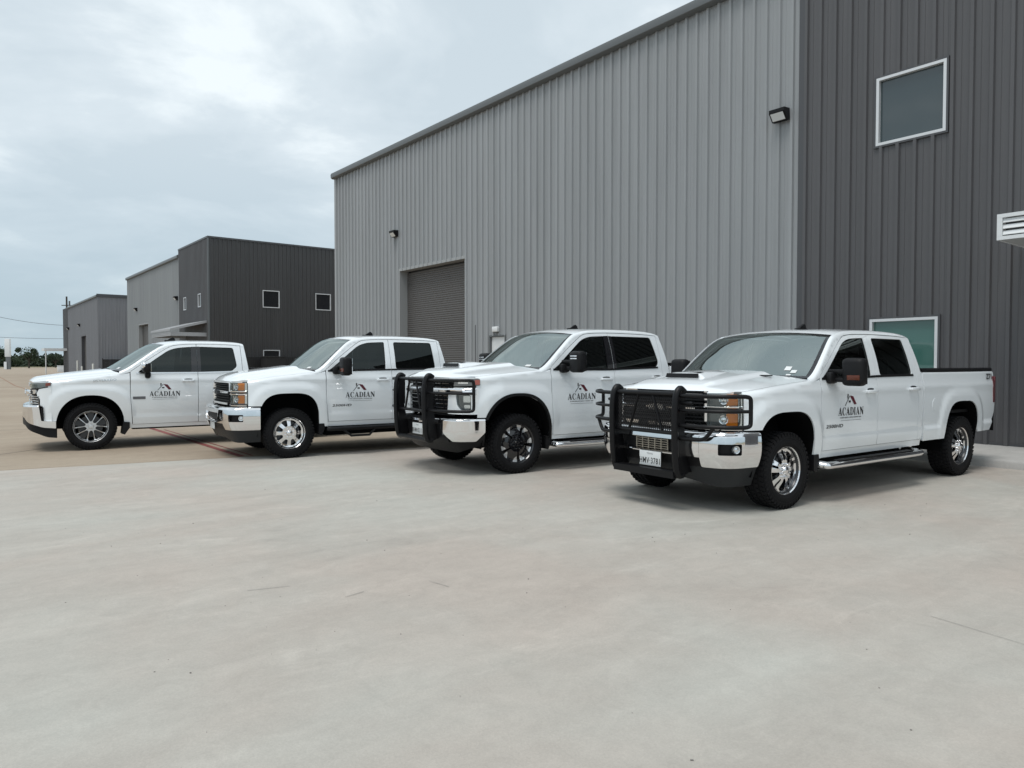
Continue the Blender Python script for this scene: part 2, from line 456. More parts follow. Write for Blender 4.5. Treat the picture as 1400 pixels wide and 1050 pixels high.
strip('pavement_joint', [(-40, bl(-40) + .02), (3.74, bl(3.74) + .02), (14.1, bl(14.1) + .02)], .018, .0085, JOINT)
for pts in ([(.2, 14.2), (1.0, 14.9), (1.9, 15.7), (3.2, 16.9)], [(-2, 13.6), (.4, 13.9)]): strip('pavement_joint', pts, .02, .005, JOINT)
strip('pavement_joint', [(-20, 21), (12, 19.6)], .03, .005, JOINT)
strip('pavement_joint', [(-30, 42), (12, 41)], .05, .005, JOINT)
strip('pavement_crack', [(4.64, 1.85), (4.60, 1.6), (4.54, 1.2), (4.4, .2)], .004, .0085, CRACK, .01)
strip('pavement_crack', [(1.6, 4.86), (1.86, 4.78)], .005, .0085, CRACK, .006)
strip('pavement_crack', [(2.05, 4.33), (2.2, 4.36)], .005, .0085, CRACK, .004)
strip('pavement_crack', [(2.7, 4.1), (2.66, 4.3)], .004, .0085, CRACK, .004)
# small bits of grit and a few leaves lying about
GRIT = pmat('grit', (.20, .19, .175), .9)
g = MB()
for k in range(110):
    d = random.uniform(2.2, 11); a = random.uniform(-.62, .62)
    x = d * (.6198 + a * .7848); y = d * (.7848 - a * .6198)
    if x > 11.9 or y > bl(x) - .2: continue
    s_ = random.choice([.003, .003, .004, .005, .006])
    g.box((x, y, .004 + s_ * .35), (s_ * random.uniform(1, 2), s_, s_ * .7), Matrix.Rotation(random.uniform(0, 3), 3, 'Z'))
o = g.build('grit', GRIT, None, 0); tag(o, 'scattered dark grit on the grey concrete', 'grit', kind='stuff')

XW = 14.12
# raised walk along the office part, with a rounded kerb edge
sw = MB()
prof = [(12.02, 0), (12.03, .09), (12.045, .118), (12.08, .13), (XW + .25, .13)]
ys = [-14, 8.75, 8.88, 8.92]
G = []
for i, y in enumerate(ys):
    dz = [0, 0, 0, -.128][i]
    G.append([(x, y, max(.0, z + dz)) for x, z in prof])
sw.grid(G)
o = sw.build('pavement', CONC_K, None, 50); o['kind'] = 'structure'
for y in (7.0, 5.2, 3.4, 1.6, -.2, -2): 
    strip('pavement_joint', [(12.06, y), (14.05, y)], .012, .1345, CRACK)

# ------------------------------------------------------------------ metal buildings
PW = .9144
def rib_profile():
    P = []
    for j in range(3):
        c = j * .3048 + .085
        P += [(c - .046, 0), (c - .028, .046), (c + .028, .046), (c + .046, 0)]
        for m in (c + .15,): P += [(m - .022, 0), (m, .010), (m + .022, 0)]
    return [(0, 0)] + P + [(PW, 0)]
RP = rib_profile()
def clip_prof(a, b):
    def at(u):
        for (u0, d0), (u1, d1) in zip(RP[:-1], RP[1:]):
            if u0 <= u <= u1: return d0 + (d1 - d0) * ((u - u0) / (u1 - u0) if u1 > u0 else 0)
        return 0
    return [(a, at(a))] + [p for p in RP if a + 1e-4 < p[0] < b - 1e-4] + [(b, at(b))]
PCACHE = {}
def siding(parent, org, ang, sgn, length, z0, z1, mat, openings=()):
    """panels along local x from org; ribs stand out along sgn * local y"""
    k = 0
    while k * PW < length - .01:
        u0 = k * PW; u1 = min(u0 + PW, length); k += 1
        cuts = sorted({u0, u1} | {c for o in openings for c in o[:2] if u0 < c < u1})
        for a, b in zip(cuts[:-1], cuts[1:]):
            if b - a < .01: continue
            segs = [(z0, z1)]
            for (oa, ob, oz0, oz1) in openings:
                if oa <= (a + b) / 2 <= ob:
                    segs = [s for s0, s1 in segs for s in ((s0, min(s1, oz0)), (max(s0, oz1), s1)) if s[1] - s[0] > .02]
            for s0, s1 in segs:
                key = (round(a - u0, 3), round(b - u0, 3), round(s0, 3), round(s1, 3), sgn, mat.name)
                if key not in PCACHE:
                    pr = clip_prof(a - u0, b - u0)
                    m = MB().grid([[(u, sgn * d, s0) for u, d in pr], [(u, sgn * d, s1) for u, d in pr]])
                    me = m.mesh('siding_panel', 0); me.materials.append(mat); PCACHE[key] = me
                o = link('siding_panel', PCACHE[key], None, parent)
                o.location = (org[0] + math.cos(ang) * u0, org[1] + math.sin(ang) * u0, random.uniform(0, .0)); o.rotation_euler = (0, 0, ang)
def bxp(name, lo, hi, mat, parent, r=0):
    m = MB(); c = [(a + b) / 2 for a, b in zip(lo, hi)]; d = [b - a for a, b in zip(lo, hi)]
    (m.rbox(c, d, r) if r else m.box(c, d))
    return m.build(name, mat, parent, 35 if r else 0)
def window_x(parent, X, y0, y1, z0, z1, fw=.05, depth=.07, glass=BUILDGLASS, frame=WINF, out=-1, flash=TRIM_D):
    """window in a wall facing -X"""
    fr = MB()
    fr.add([(X + out * .045, y, z) for y, z in ((y0, z0), (y1, z0), (y1, z1), (y0, z1))] + [(X + out * .045, y, z) for y, z in ((y0 + fw, z0 + fw), (y1 - fw, z0 + fw), (y1 - fw, z1 - fw), (y0 + fw, z1 - fw))]
           + [(X - out * .05, y, z) for y, z in ((y0, z0), (y1, z0), (y1, z1), (y0, z1))] + [(X - out * depth, y, z) for y, z in ((y0 + fw, z0 + fw), (y1 - fw, z0 + fw), (y1 - fw, z1 - fw), (y0 + fw, z1 - fw))],
           [(i, (i + 1) % 4, 4 + (i + 1) % 4, 4 + i) for i in range(4)] + [(i, 8 + i, 8 + (i + 1) % 4, (i + 1) % 4) for i in range(4)] + [(4 + i, 4 + (i + 1) % 4, 12 + (i + 1) % 4, 12 + i) for i in range(4)])
    w = fr.build('window', frame, parent, 0)
    p = MB(); p.box((X - out * .04, (y0 + y1) / 2, (z0 + z1) / 2), (.012, y1 - y0 - 2 * fw + .01, z1 - z0 - 2 * fw + .01)); p.build('pane', glass, w, 0)
    # J-trim round the opening
    t = MB(); q = .035
    for lo, hi in (((y0 - q, z1 + .002), (y1 + q, z1 + q)), ((y0 - q, z0 - q), (y1 + q, z0 - .002)), ((y0 - q, z0 - .0), (y0 - .002, z1)), ((y1 + .002, z0), (y1 + q, z1))):
        t.box((X + out * .018, (lo[0] + hi[0]) / 2, (lo[1] + hi[1]) / 2), (.05, hi[0] - lo[0], hi[1] - lo[1]))
    t.build('flashing', flash, w, 0)
    return w
def window_y(parent, Y, x0, x1, z0, z1, fw=.06, frame=WINF):
    """window in a wall facing -Y"""
    w = MB()
    for lo, hi in (((x0, z0), (x1, z0 + fw)), ((x0, z1 - fw), (x1, z1)), ((x0, z0 + fw), (x0 + fw, z1 - fw)), ((x1 - fw, z0 + fw), (x1, z1 - fw))):
        w.box(((lo[0] + hi[0]) / 2, Y - .01, (lo[1] + hi[1]) / 2), (hi[0] - lo[0], .09, hi[1] - lo[1]))
    f = w.build('window', frame, parent, 0)
    p = MB(); p.box(((x0 + x1) / 2, Y + .03, (z0 + z1) / 2), (x1 - x0 - 2 * fw + .01, .012, z1 - z0 - 2 * fw + .01)); p.build('pane', MATS['black_gloss'], f, 0)
def rollup(parent, X, y0, y1, zt, depth=.32, jm=TRIM_L):
    c = MB(); n = int(zt / .078); G = []
    for i in range(n):
        z = i * .078
        for dz, dx in ((0, 0), (.02, -.016), (.055, -.016), (.075, 0)): G.append([(X + depth + dx, y0 + .02, z + dz), (X + depth + dx, y1 - .02, z + dz)])
    c.grid(G); o = c.build('door_curtain', CURTAIN, parent, 0)
    b = MB(); b.box((X + depth - .03, (y0 + y1) / 2, .05), (.05, y1 - y0 - .06, .1)); b.build('bottom_bar', TRIM_D, o, 0)
    j = MB()
    for (lo, hi) in (((X - .03, y0 - .09, 0), (X + depth + .05, y0, zt)), ((X - .03, y1, 0), (X + depth + .05, y1 + .09, zt)), ((X - .03, y0 - .09, zt), (X + depth + .05, y1 + .09, zt + .10))):
        j.box([(a + b_) / 2 for a, b_ in zip(lo, hi)], [b_ - a for a, b_ in zip(lo, hi)])
    j.build('door_jamb', jm, parent, 0)
def wall_pack(X, y, z, label, s=1.0, group=None, parent=None):
    """black wall light, sloped face with a pale lens"""
    t = empty('wall_light', (X, y, z)); tag(t, label, 'wall light', group)
    h = MB(); w = .2 * s
    pr = [(0, -.13 * s), (-.10 * s, -.13 * s), (-.24 * s, .05 * s), (-.24 * s, .13 * s), (0, .15 * s)]
    h.prism(pr, lambda x, zz: (x, -w, zz), lambda x, zz: (x, w, zz)); h.build('housing', BLACKP, t, 0)
    l = MB(); a = Vector((-.115 * s, 0, -.115 * s)); b = Vector((-.235 * s, 0, .035 * s)); n = Vector((-.18, 0, -.14)).normalized() * .008
    l.add([a + n + Vector((0, -w * .82, 0)), a + n + Vector((0, w * .82, 0)), b + n + Vector((0, w * .82, 0)), b + n + Vector((0, -w * .82, 0))], [(0, 1, 2, 3)])
    l.build('lens', PLATE, t, 0)
    m = MB(); m.box((.03, 0, .01), (.10, .18 * s, .2 * s)); m.build('mounting_plate', BLACKP, t, 0)
    return t
DWIN = BUILDGLASS
def gutter(parent, X, y0, y1, z, mat=TRIM_G):
    gb = MB(); pr = [(0.1, -.13), (-.11, -.13), (-.17, -.09), (-.185, .02), (-.16, .11), (-.09, .15), (.12, .155)]
    gb.prism(pr, lambda x, zz: (X + x, y0, z + zz), lambda x, zz: (X + x, y1, z + zz)); gb.build('eave_gutter', mat, parent, 40)

# --- the near warehouse
wh = empty('warehouse', (XW, 8.20, 0)); tag(wh, 'long light grey ribbed metal warehouse with dark office end, rising behind the trucks', 'building')
def under(parent):       # parts are laid out in world coordinates
    r = parent.location.copy()
    for c in parent.children: c.location = Vector(c.location) - r
siding(wh, (XW, 30.48), -math.pi / 2, -1, 30.48 - 8.20, 0, 9.74, S_LIGHT, [(30.48 - 24.80, 30.48 - 20.41, 0, 5.05), (30.48 - 19.0, 30.48 - 18.18, 0, 2.40)])
siding(wh, (XW - .045, 8.20), -math.pi / 2, -1, 20, 0.13, 10.6, S_DARK, [(8.20 - 6.68, 8.20 - 5.46, 5.61, 6.87), (8.20 - 6.75, 8.20 - 5.54, 1.0, 2.35)])
bxp('wall_core', (XW + .42, -11.6, 0), (XW + 26, 30.42, 9.6), TRIM_D, wh)
siding(wh, (XW, 30.48), 0, 1, 26, 0, 9.74, S_LIGHT)
bxp('corner_trim', (XW - .05, 30.42, 0), (XW + .10, 30.54, 9.72), TRIM_L, wh)
bxp('corner_trim', (XW - .088, 8.14, .0), (XW - .02, 8.26, 10.6), TRIM_D, wh)
bxp('parapet', (XW - .11, -11.6, 10.58), (XW + 9, 8.27, 10.75), TRIM_D, wh)
bxp('parapet_return', (XW - .04, 8.21, 9.7), (XW + 9, 8.25, 10.58), TRIM_D, wh)
gutter(wh, XW - .02, 8.27, 30.58, 9.80)
rf = MB(); rf.add([(XW - .02, 8.27, 9.90), (XW - .02, 30.5, 9.90), (XW + 26, 30.5, 11.2), (XW + 26, 8.27, 11.2)], [(0, 1, 2, 3)]); rf.build('roof', ROOFM, wh, 0)
bxp('base_trim', (XW - .06, 8.27, 0.002), (XW + .02, 18.10, .09), TRIM_D, wh)
bxp('base_trim', (XW - .062, -11.6, .131), (XW - .02, 8.13, .17), TRIM_D, wh)
window_x(wh, XW - .045, 5.46, 6.68, 5.61, 6.87)
GREENW = pmat('green_tint_glass', (.055, .14, .12), .04, 0, .4, .7)
window_x(wh, XW - .045, 5.54, 6.75, 1.0, 2.35, glass=GREENW)
rollup(wh, XW, 20.41, 24.80, 5.05)
dr = bxp('door', (XW + .03, 18.22, .01), (XW + .08, 18.96, 2.36), WHITEM, wh)
j = MB(); 
for lo, hi in (((XW - .04, 18.16, 0), (XW + .1, 18.21, 2.42)), ((XW - .04, 18.97, 0), (XW + .1, 19.02, 2.42)), ((XW - .04, 18.21, 2.37), (XW + .1, 18.97, 2.42))):
    j.box([(a + b_) / 2 for a, b_ in zip(lo, hi)], [b_ - a for a, b_ in zip(lo, hi)])
j.build('door_jamb', TRIM_G, wh, 0)
MB().rbox((XW, 18.13, 1.05), (.08, .04, .12), .01).build('handle', CHROME_D, dr)
MB().tube([(XW - .05, 19.76, 0), (XW - .05, 19.76, 2.78)], .014, 6).build('conduit', TRIM_D, wh)
under(wh)
for c in wh.children:
    for k in c.children: pass
wall_pack(XW - .04, 25.04, 6.50, 'black wall light high up left of the roll-up door', .88, 'wall lights on the near warehouse')
wall_pack(XW - .05, 8.66, 6.70, 'black wall light beside the dark office wall, near the upper window', .88, 'wall lights on the near warehouse')
t = empty('door_lamp', (XW - .03, 18.6, 2.60)); tag(t, 'small white emergency lamp above the white door', 'wall light')
MB().rbox((-.06, 0, 0), (.11, .28, .17), .025).build('housing', WHITEM, t); MB().rbox((-.05, 0, -.095), (.08, .20, .03), .01).build('shade', TRIM_G, t)
# louvred awning at the office entrance
aw = empty('entrance_awning', (XW - .08, 4.2, 3.38)); tag(aw, 'white louvred metal awning on the dark office wall', 'awning')
ax0, ax1, ay0, ay1 = -1.34, .0, -6.2, 0.0
f = MB()
for lo, hi in (((ax0, ay0, .0), (ax0 + .05, ay1, .055)), ((ax0, ay0, .335), (ax0 + .05, ay1, .39)), ((ax0, ay1 - .07, .056), (ax0 + .05, ay1, .334)), ((ax0 + .051, ay1 - .05, 0), (ax1, ay1, .39))):
    f.box([(a + b_) / 2 for a, b_ in zip(lo, hi)], [b_ - a for a, b_ in zip(lo, hi)])
f.build('frame', WHITEM, aw, 0)
MB().box((ax0 + .085, (ay0 + ay1) / 2 - .04, .195), (.01, ay1 - ay0 - .1, .28)).build('gap_shade', TRIM_D, aw, 0)  # dark sheet added as the shade in the gaps between louvres
for k in range(3):
    MB().box((ax0 + .035, (ay0 + ay1) / 2 - .035, .105 + k * .092), (.012, ay1 - ay0 - .075, .066), Matrix.Rotation(R(24), 3, 'Y')).build('louvre', WHITEM, aw, 0)
MB().box(((ax0 + ax1) / 2, (ay0 + ay1) / 2, .36), (1.2, 6.0, .03)).build('deck', ROOFM, aw, 0)
for y in (-1.0, -3.0, -5.0): MB().box(((ax0 + ax1) / 2 + .02, y, .10), (1.24, .06, .12)).build('beam', TRIM_D, aw, 0)

# --- buildings farther along the lot
def far_building(name, label, X, y0, yd, y1, zd, zl, depth, m_end, m_dark, m_light, dark_first=True, groupname=None):
    b = empty(name, (X, y0, 0)); tag(b, label, 'building', groupname)
    return b
B2X = 15.05; q = B2X / 14.6
Y0, YS, Y1 = 51.34 * q, 58.8 * q, 77.65 * q
b2 = empty('warehouse', (B2X, Y0, 0)); tag(b2, 'second metal warehouse with shaded dark end wall and two small upper windows', 'building')
ZD, ZL = 10.22, 9.74
ops2 = [(Y1 - 72.9 * q, Y1 - 69.1 * q, 0, 5.05)]
siding(b2, (B2X, Y1), -math.pi / 2, -1, Y1 - YS, 0, ZL, S_LIGHT, ops2)
wd = [(53.0 * q, 53.75 * q, 5.55, 6.50), (56.75 * q, 57.5 * q, 5.55, 6.50)]
siding(b2, (B2X - .04, YS), -math.pi / 2, -1, YS - Y0, 0, ZD, S_DARK, [(YS - w[1], YS - w[0], w[2], w[3]) for w in wd])
xe = 20
we = [(18.2 * q, 19.41 * q, 5.57, 6.83), (22.1 * q, 23.31 * q, 5.57, 6.83), (18.2 * q, 19.41 * q, 1.2, 2.5)]
siding(b2, (B2X, Y0), 0, -1, xe, 0, ZD, S_DARK_SHADED, [(w[0] - B2X, w[1] - B2X, w[2], w[3]) for w in we])
for w in we: window_y(b2, Y0, *w)
for w in wd: window_x(b2, B2X - .04, *w, glass=MATS['black_gloss'])
bxp('wall_core', (B2X + .4, Y0 + .3, 0), (B2X + xe, Y1 - .1, 9.6), TRIM_D, b2)
bxp('coping', (B2X - .10, Y0 - .07, ZD), (B2X + xe, YS + .02, ZD + .12), TRIM_D, b2)
bxp('corner_trim', (B2X - .09, Y0 - .05, 0), (B2X + .03, Y0 + .05, ZD - .002), TRIM_G, b2)
bxp('corner_trim', (B2X - .07, YS - .05, 0), (B2X - .01, YS + .05, ZD - .002), TRIM_L, b2)
gutter(b2, B2X, YS + .06, Y1, ZL + .05)
rollup(b2, B2X, 69.1 * q, 72.9 * q, 5.05)
under(b2)
wall_pack(B2X - .04, 59.4 * q, 6.6, 'small wall light where light siding meets dark on the second warehouse', 1.1, 'wall lights on the far warehouses')
wall_pack(B2X - .04, 73.4 * q, 6.55, 'small wall light above the roll-up door of the second warehouse', 1.1, 'wall lights on the far warehouses')
CANOPY = pmat('canopy_grey', (.36, .37, .385), .45)
# its sloped entrance canopy
ca = empty('entrance_canopy', (B2X - .08, Y0 + .4, 3.3)); tag(ca, 'white sloped entrance canopy on the second warehouse', 'awning')
L, D_ = 5.5, 2.3
for nm, pr in (('bottom_beam', [(0, .1), (-D_, .1), (-D_, .36), (0, .36)]),):
    MB().prism(pr, lambda x, z: (x, 0, z), lambda x, z: (x, .12, z)).build(nm, CANOPY, ca, 0)
    MB().prism(pr, lambda x, z: (x, L - .12, z), lambda x, z: (x, L, z)).build(nm, CANOPY, ca, 0)
MB().prism([(0, 1.05), (-D_ - .1, .45), (-D_ - .1, .58), (0, 1.22)], lambda x, z: (x, -.06, z), lambda x, z: (x, L + .06, z)).build('canopy_roof', CANOPY, ca, 0)
for k in range(3): MB().box((-D_ - .02, L / 2, .14 + k * .09), (.03, L, .07)).build('louvre', CANOPY, ca, 0)

B3X = 15.05; 
Y30, Y3S, Y31 = 94.0 * q, 117.0 * q, 121.6 * q
b3 = empty('warehouse', (B3X, Y30, 0)); tag(b3, 'farthest mid-grey metal warehouse with dark far end, by the utility pole', 'building')
siding(b3, (B3X, Y3S), -math.pi / 2, -1, Y3S - Y30, 0, 9.3, S_MID, [(Y3S - 105.5 * q, Y3S - 101.9 * q, 0, 5.0)])
siding(b3, (B3X, Y30), 0, -1, 18.3, 0, 9.3, S_MID)
siding(b3, (B3X - .04, Y31), -math.pi / 2, -1, Y31 - Y3S, 0, 9.45, S_DARK)
bxp('wall_core', (B3X + .4, Y30 + .3, 0), (B3X + 18, Y31 - .1, 9.2), TRIM_D, b3)
rollup(b3, B3X, 101.9 * q, 105.5 * q, 5.0, jm=TRIM_D)
gutter(b3, B3X, Y30 - .1, Y3S, 9.38)
MB().prism([(-.1, 9.28), (18.4, 9.28), (18.4, 9.62), (-.1, 9.62)], lambda x, z: (B3X + x, Y30 - .14, z), lambda x, z: (B3X + x, Y30 - .05, z)).build('rake_trim', TRIM_D, b3, 0)
under(b3)
wall_pack(B3X - .04, 106.5 * q, 6.5, 'small wall light above the roll-up door of the farthest warehouse', 1.3, 'wall lights on the far warehouses')
wall_pack(B3X - .04, 116 * q, 6.4, 'small wall light near the dark end of the farthest warehouse', 1.3, 'wall lights on the far warehouses')
ca = empty('entrance_canopy', (B3X - .05, Y3S + 1, 3.3)); tag(ca, 'pale flat entrance canopy at the far end of the farthest warehouse', 'awning')
MB().box((-1.4, 1.6, .2), (2.8, 3.2, .35)).build('deck', WHITEM, ca, 0); MB().tube([(-2.6, .2, -3.3), (-2.6, .2, 0)], .07, 8).build('post', WHITEM, ca)

# black fences between the warehouses: pickets are a few pixels wide, posts and rails are parts
FENCE = pmat('black_fence', (.012, .012, .013), .6)
def fence(x0, x1, y, h, label):
    t = empty('steel_fence', (x0, y, 0)); tag(t, label, 'fence')
    n = int((x1 - x0) / 2.4)
    for k in range(n + 1): MB().box((k * (x1 - x0) / n, 0, h / 2 + .03), (.09, .09, h + .06)).build('post', FENCE, t, 0)
    for k in range(n):
        m = MB(); a = k * (x1 - x0) / n + .05; b = (k + 1) * (x1 - x0) / n - .05; c = int((b - a) / .13)
        for i in range(c): m.box((a + (i + .5) * (b - a) / c, 0, h / 2), (.115, .03, h - .1))
        o = m.build('picket_panel', FENCE, t, 0); o['kind'] = 'stuff'
        for z in (.25, h - .25): MB().box(((a + b) / 2, .04, z), (b - a, .04, .05)).build('rail', FENCE, t, 0)
    return t
fence(16.6, 26, Y0 - 1.6, 2.02, 'black steel picket fence in front of the dark end wall')
fence(15.3, 22, Y30 - 1.2, 2.05, 'black steel picket fence beside the farthest warehouse')
# dark roll-off bin beside the fence
bn = empty('trash_bin', (18.55, Y0 - 2.6, 0)); tag(bn, 'black trash bin standing before the fence under the lower window', 'bin')
MB().prism([(-.62, .12), (.62, .12), (.68, 1.85), (-.68, 1.95)], lambda x, z: (x, -.55, z), lambda x, z: (x, .55, z)).build('body', FENCE, bn, 0)
MB().rbox((0, 0, 1.98), (1.45, 1.2, .07), .02).build('lid', FENCE, bn)
BOLL = pmat('bollard_paint', (.62, .62, .58), .5)
for (x, y, h, lb) in ((14.2, 103.2 * q, 1.9, 'tall pale bollard beside the farthest roll-up door'), (14.25, 100.2 * q, 1.2, 'short pale bollard before the farthest roll-up door'), (14.4, Y30 - .6, 1.5, 'pale bollard at the near corner of the farthest warehouse')):
    b = MB(); b.lathe([(0.001, h), (.07, h - .02), (.10, h - .09), (.10, 0), (.0, 0)], 12, axis='z'); o = b.build('bollard', BOLL, None); o.location = (x, y, 0); tag(o, lb, 'bollard')

# ------------------------------------------------------------------ far left: sign, pole, wires, trees
def at(px, d, z=0):       # ground point seen in column px at forward distance d
    a = (px - 700) / 1000
    return Vector((d * (.6198 + a * .7848), d * (.7848 - a * .6198), z))
p = at(11.5, 190); sg = empty('pylon_sign', p, R(-52)); tag(sg, 'blank white pylon sign on a dark base at the edge of the lot', 'sign')
MB().rbox((0, 0, 5.6), (1.55, .5, 4.7), .04).build('sign_face', WHITEM, sg); MB().box((.1, 0, 1.6), (1.3, .35, 3.3)).build('base', TRIM_G, sg, 0)
MB().box((-.55, -.3, 1.0), (.85, .08, 1.9)).build('lower_panel', WHITEM, sg, 0)
WOOD = pmat('pole_wood', (.05, .045, .04), .9)
pp = at(93, 150); up = empty('utility_pole', pp, R(-35)); tag(up, 'dark wooden utility pole rising behind the farthest warehouse', 'utility pole')
MB().tube([(0, 0, -1), (0, 0, 15.2)], [.26, .16], 10).build('pole', WOOD, up); MB().box((0, 0, 13.4), (2.0, .14, .16)).build('crossarm', WOOD, up, 0)
MB().tube([(.55, 0, 13.5), (.55, 0, 14.3)], .16, 8).build('transformer', TRIM_G, up)
WIRE = pmat('wire', (.10, .10, .11), .7)
def wire(a, b, sag, r, label):
    P = [a.lerp(b, t / 16) - Vector((0, 0, sag * 4 * (t / 16) * (1 - t / 16))) for t in range(17)]
    o = MB().tube(P, r, 4).build('overhead_wire', WIRE, None); tag(o, label, 'wire')
p2_ = at(-160, 120)
wire(Vector((p2_.x, p2_.y, 15.5)), Vector((pp.x, pp.y, 9.3)), 1.7, .035, 'upper sagging overhead wire running to the utility pole')
wire(Vector((p2_.x, p2_.y, 7.4)), Vector((pp.x, pp.y, 6.6)), .5, .03, 'lower overhead wire running to the utility pole')
LEAF = [pmat('foliage_%d' % i, c, .8, var=.3, vscale=.8) for i, c in enumerate([(.032, .052, .024), (.042, .064, .030), (.028, .046, .026)])]
BARK = pmat('bark', (.06, .05, .04), .95)
def leaf_cloud(n, lobes, size):
    m = MB()
    for k in range(n):
        c, r = random.choice(lobes)
        d = Vector((random.gauss(0, 1), random.gauss(0, 1), random.gauss(0, 1))).normalized() * (random.random() ** .45)
        p = Vector(c) + Vector((d.x * r[0], d.y * r[1], d.z * r[2]))
        a = Vector((random.gauss(0, 1), random.gauss(0, 1), random.gauss(0, 1))).normalized(); b = a.cross(Vector((random.gauss(0, 1), random.gauss(0, 1), random.gauss(0, 1)))).normalized()
        s_ = size * random.uniform(.6, 1.4)
        m.add([p - a * s_, p + b * s_ * .7, p + a * s_, p - b * s_ * .7], [(0, 1, 2, 3)])
    return m
def tree(px, d, h, w, label, mi=0):
    t = empty('tree', at(px, d)); tag(t, label, 'tree', None)
    tr = MB(); tr.tube([(0, 0, 0), (.1, .05, h * .3), (0, .1, h * .6)], [h * .035, h * .025, h * .012], 8)
    for k in range(5):
        a = k * 1.26; tr.tube([(.05, 0, h * .28), (math.cos(a) * w * .22, math.sin(a) * w * .22, h * .5), (math.cos(a) * w * .38, math.sin(a) * w * .38, h * .66)], [h * .016, h * .011, h * .005], 6)
    tr.build('trunk', BARK, t)
    lobes = [((0, 0, h * .62), (w * .36, w * .36, h * .30))]
    for k in range(9):
        a = random.uniform(0, 6.28); q_ = random.uniform(.2, .42)
        lobes.append(((math.cos(a) * w * q_, math.sin(a) * w * q_, h * random.uniform(.36, .78)), (w * random.uniform(.12, .2), w * random.uniform(.12, .2), h * random.uniform(.09, .16))))
    leaf_cloud(2600, lobes, h * .028).build('crown', LEAF[mi], t, 0)
tree(40, 235, 7.6, 7.2, 'round dark tree standing alone between the pylon sign and the canopy')
tree(-2, 240, 8.2, 6.5, 'dark tree just left of the pylon sign', 1)
tree(76, 265, 5.6, 5.5, 'low dark tree under the far entrance canopy', 2)
tree(22, 300, 5.5, 6.5, 'pale small tree behind the pylon sign', 1)
wl = []
for k in range(150):
    p = at(random.uniform(-260, 330), random.uniform(330, 420)); h = random.uniform(3.2, 6.6)
    wl.append(((p.x, p.y, h * .5), (random.uniform(4, 8), random.uniform(4, 8), h * .55)))
o = leaf_cloud(26000, wl, .8).build('distant_woods', LEAF[2], None, 0); tag(o, 'low dark line of distant woods along the horizon', 'woods', kind='stuff')
# pale street things by the far corner
o = empty('utility_cabinet', at(83, 128)); tag(o, 'pale utility cabinet at the far corner of the lot', 'cabinet')
MB().rbox((0, 0, .55), (.9, .6, 1.1), .03).build('body', WHITEM, o); MB().rbox((0, 0, 1.13), (1.0, .7, .07), .02).build('lid', WHITEM, o)

# ------------------------------------------------------------------ lettering built by hand (bold condensed serif)
def glyph(ch):
    if ch == 'A':
        return .88, [[(0, 0), (.25, 0), (.25, .05), (.165, .05), (.225, .27), (.50, .27), (.565, .05), (.48, .05), (.48, 0), (.88, 0), (.88, .05), (.80, .05), (.50, 1.02), (.40, 1.02), (.09, .05), (0, .05)], [(.245, .34), (.485, .34), (.375, .76)]]
    if ch == 'C':
        o = [(.40 + .40 * math.cos(a), .5 + .53 * math.sin(a)) for a in [R(t) for t in range(42, 322, 14)]]
        i = [(.46 + .25 * math.cos(a), .5 + .47 * math.sin(a)) for a in [R(t) for t in range(312, 44, -14)]]
        return .80, [[(.70, .66), (.74, .66), (.74, 1.0), (.70, 1.0)] + o[1:] + [(.76, .27), (.73, .29)] + i[1:]]
    if ch == 'D':
        o = [(.40 + .42 * math.cos(a), .5 + .5 * math.sin(a)) for a in [R(t) for t in range(-90, 91, 15)]]
        i = [(.40 + .21 * math.cos(a), .5 + .44 * math.sin(a)) for a in [R(t) for t in range(-90, 91, 15)]]
        return .84, [[(0, 0)] + o + [(0, 1), (0, .95), (.08, .95), (.08, .05), (0, .05)], [(.29, .06)] + i + [(.29, .94)]]
    if ch == 'I':
        return .40, [[(0, 0), (.40, 0), (.40, .05), (.31, .05), (.31, .95), (.40, .95), (.40, 1), (0, 1), (0, .95), (.09, .95), (.09, .05), (0, .05)]]
    if ch == 'N':
        return .90, [[(0, 0), (.27, 0), (.27, .05), (.17, .05), (.17, .76), (.67, -.02), (.79, -.02), (.79, .95), (.90, .95), (.90, 1), (.60, 1), (.60, .95), (.71, .95), (.71, .36), (.30, 1), (0, 1), (0, .95), (.09, .95), (.09, .05), (0, .05)]]
def word(s, h, gap=.07):
    x = 0; out = []
    for ch in s:
        w, loops = glyph(ch); V, F, _ = fill2d(loops, None, ds=9)
        b = len(out); out.append(([((x + u) * h, v * h) for u, v in V], F)); x += w + gap
    tot = (x - gap) * h; VV = []; FF = []
    for V, F in out:
        b = len(VV); VV += [(u - tot / 2, v) for u, v in V]; FF += [tuple(i + b for i in f) for f in F]
    return VV, FF
LOGO = word('ACADIAN', .086)
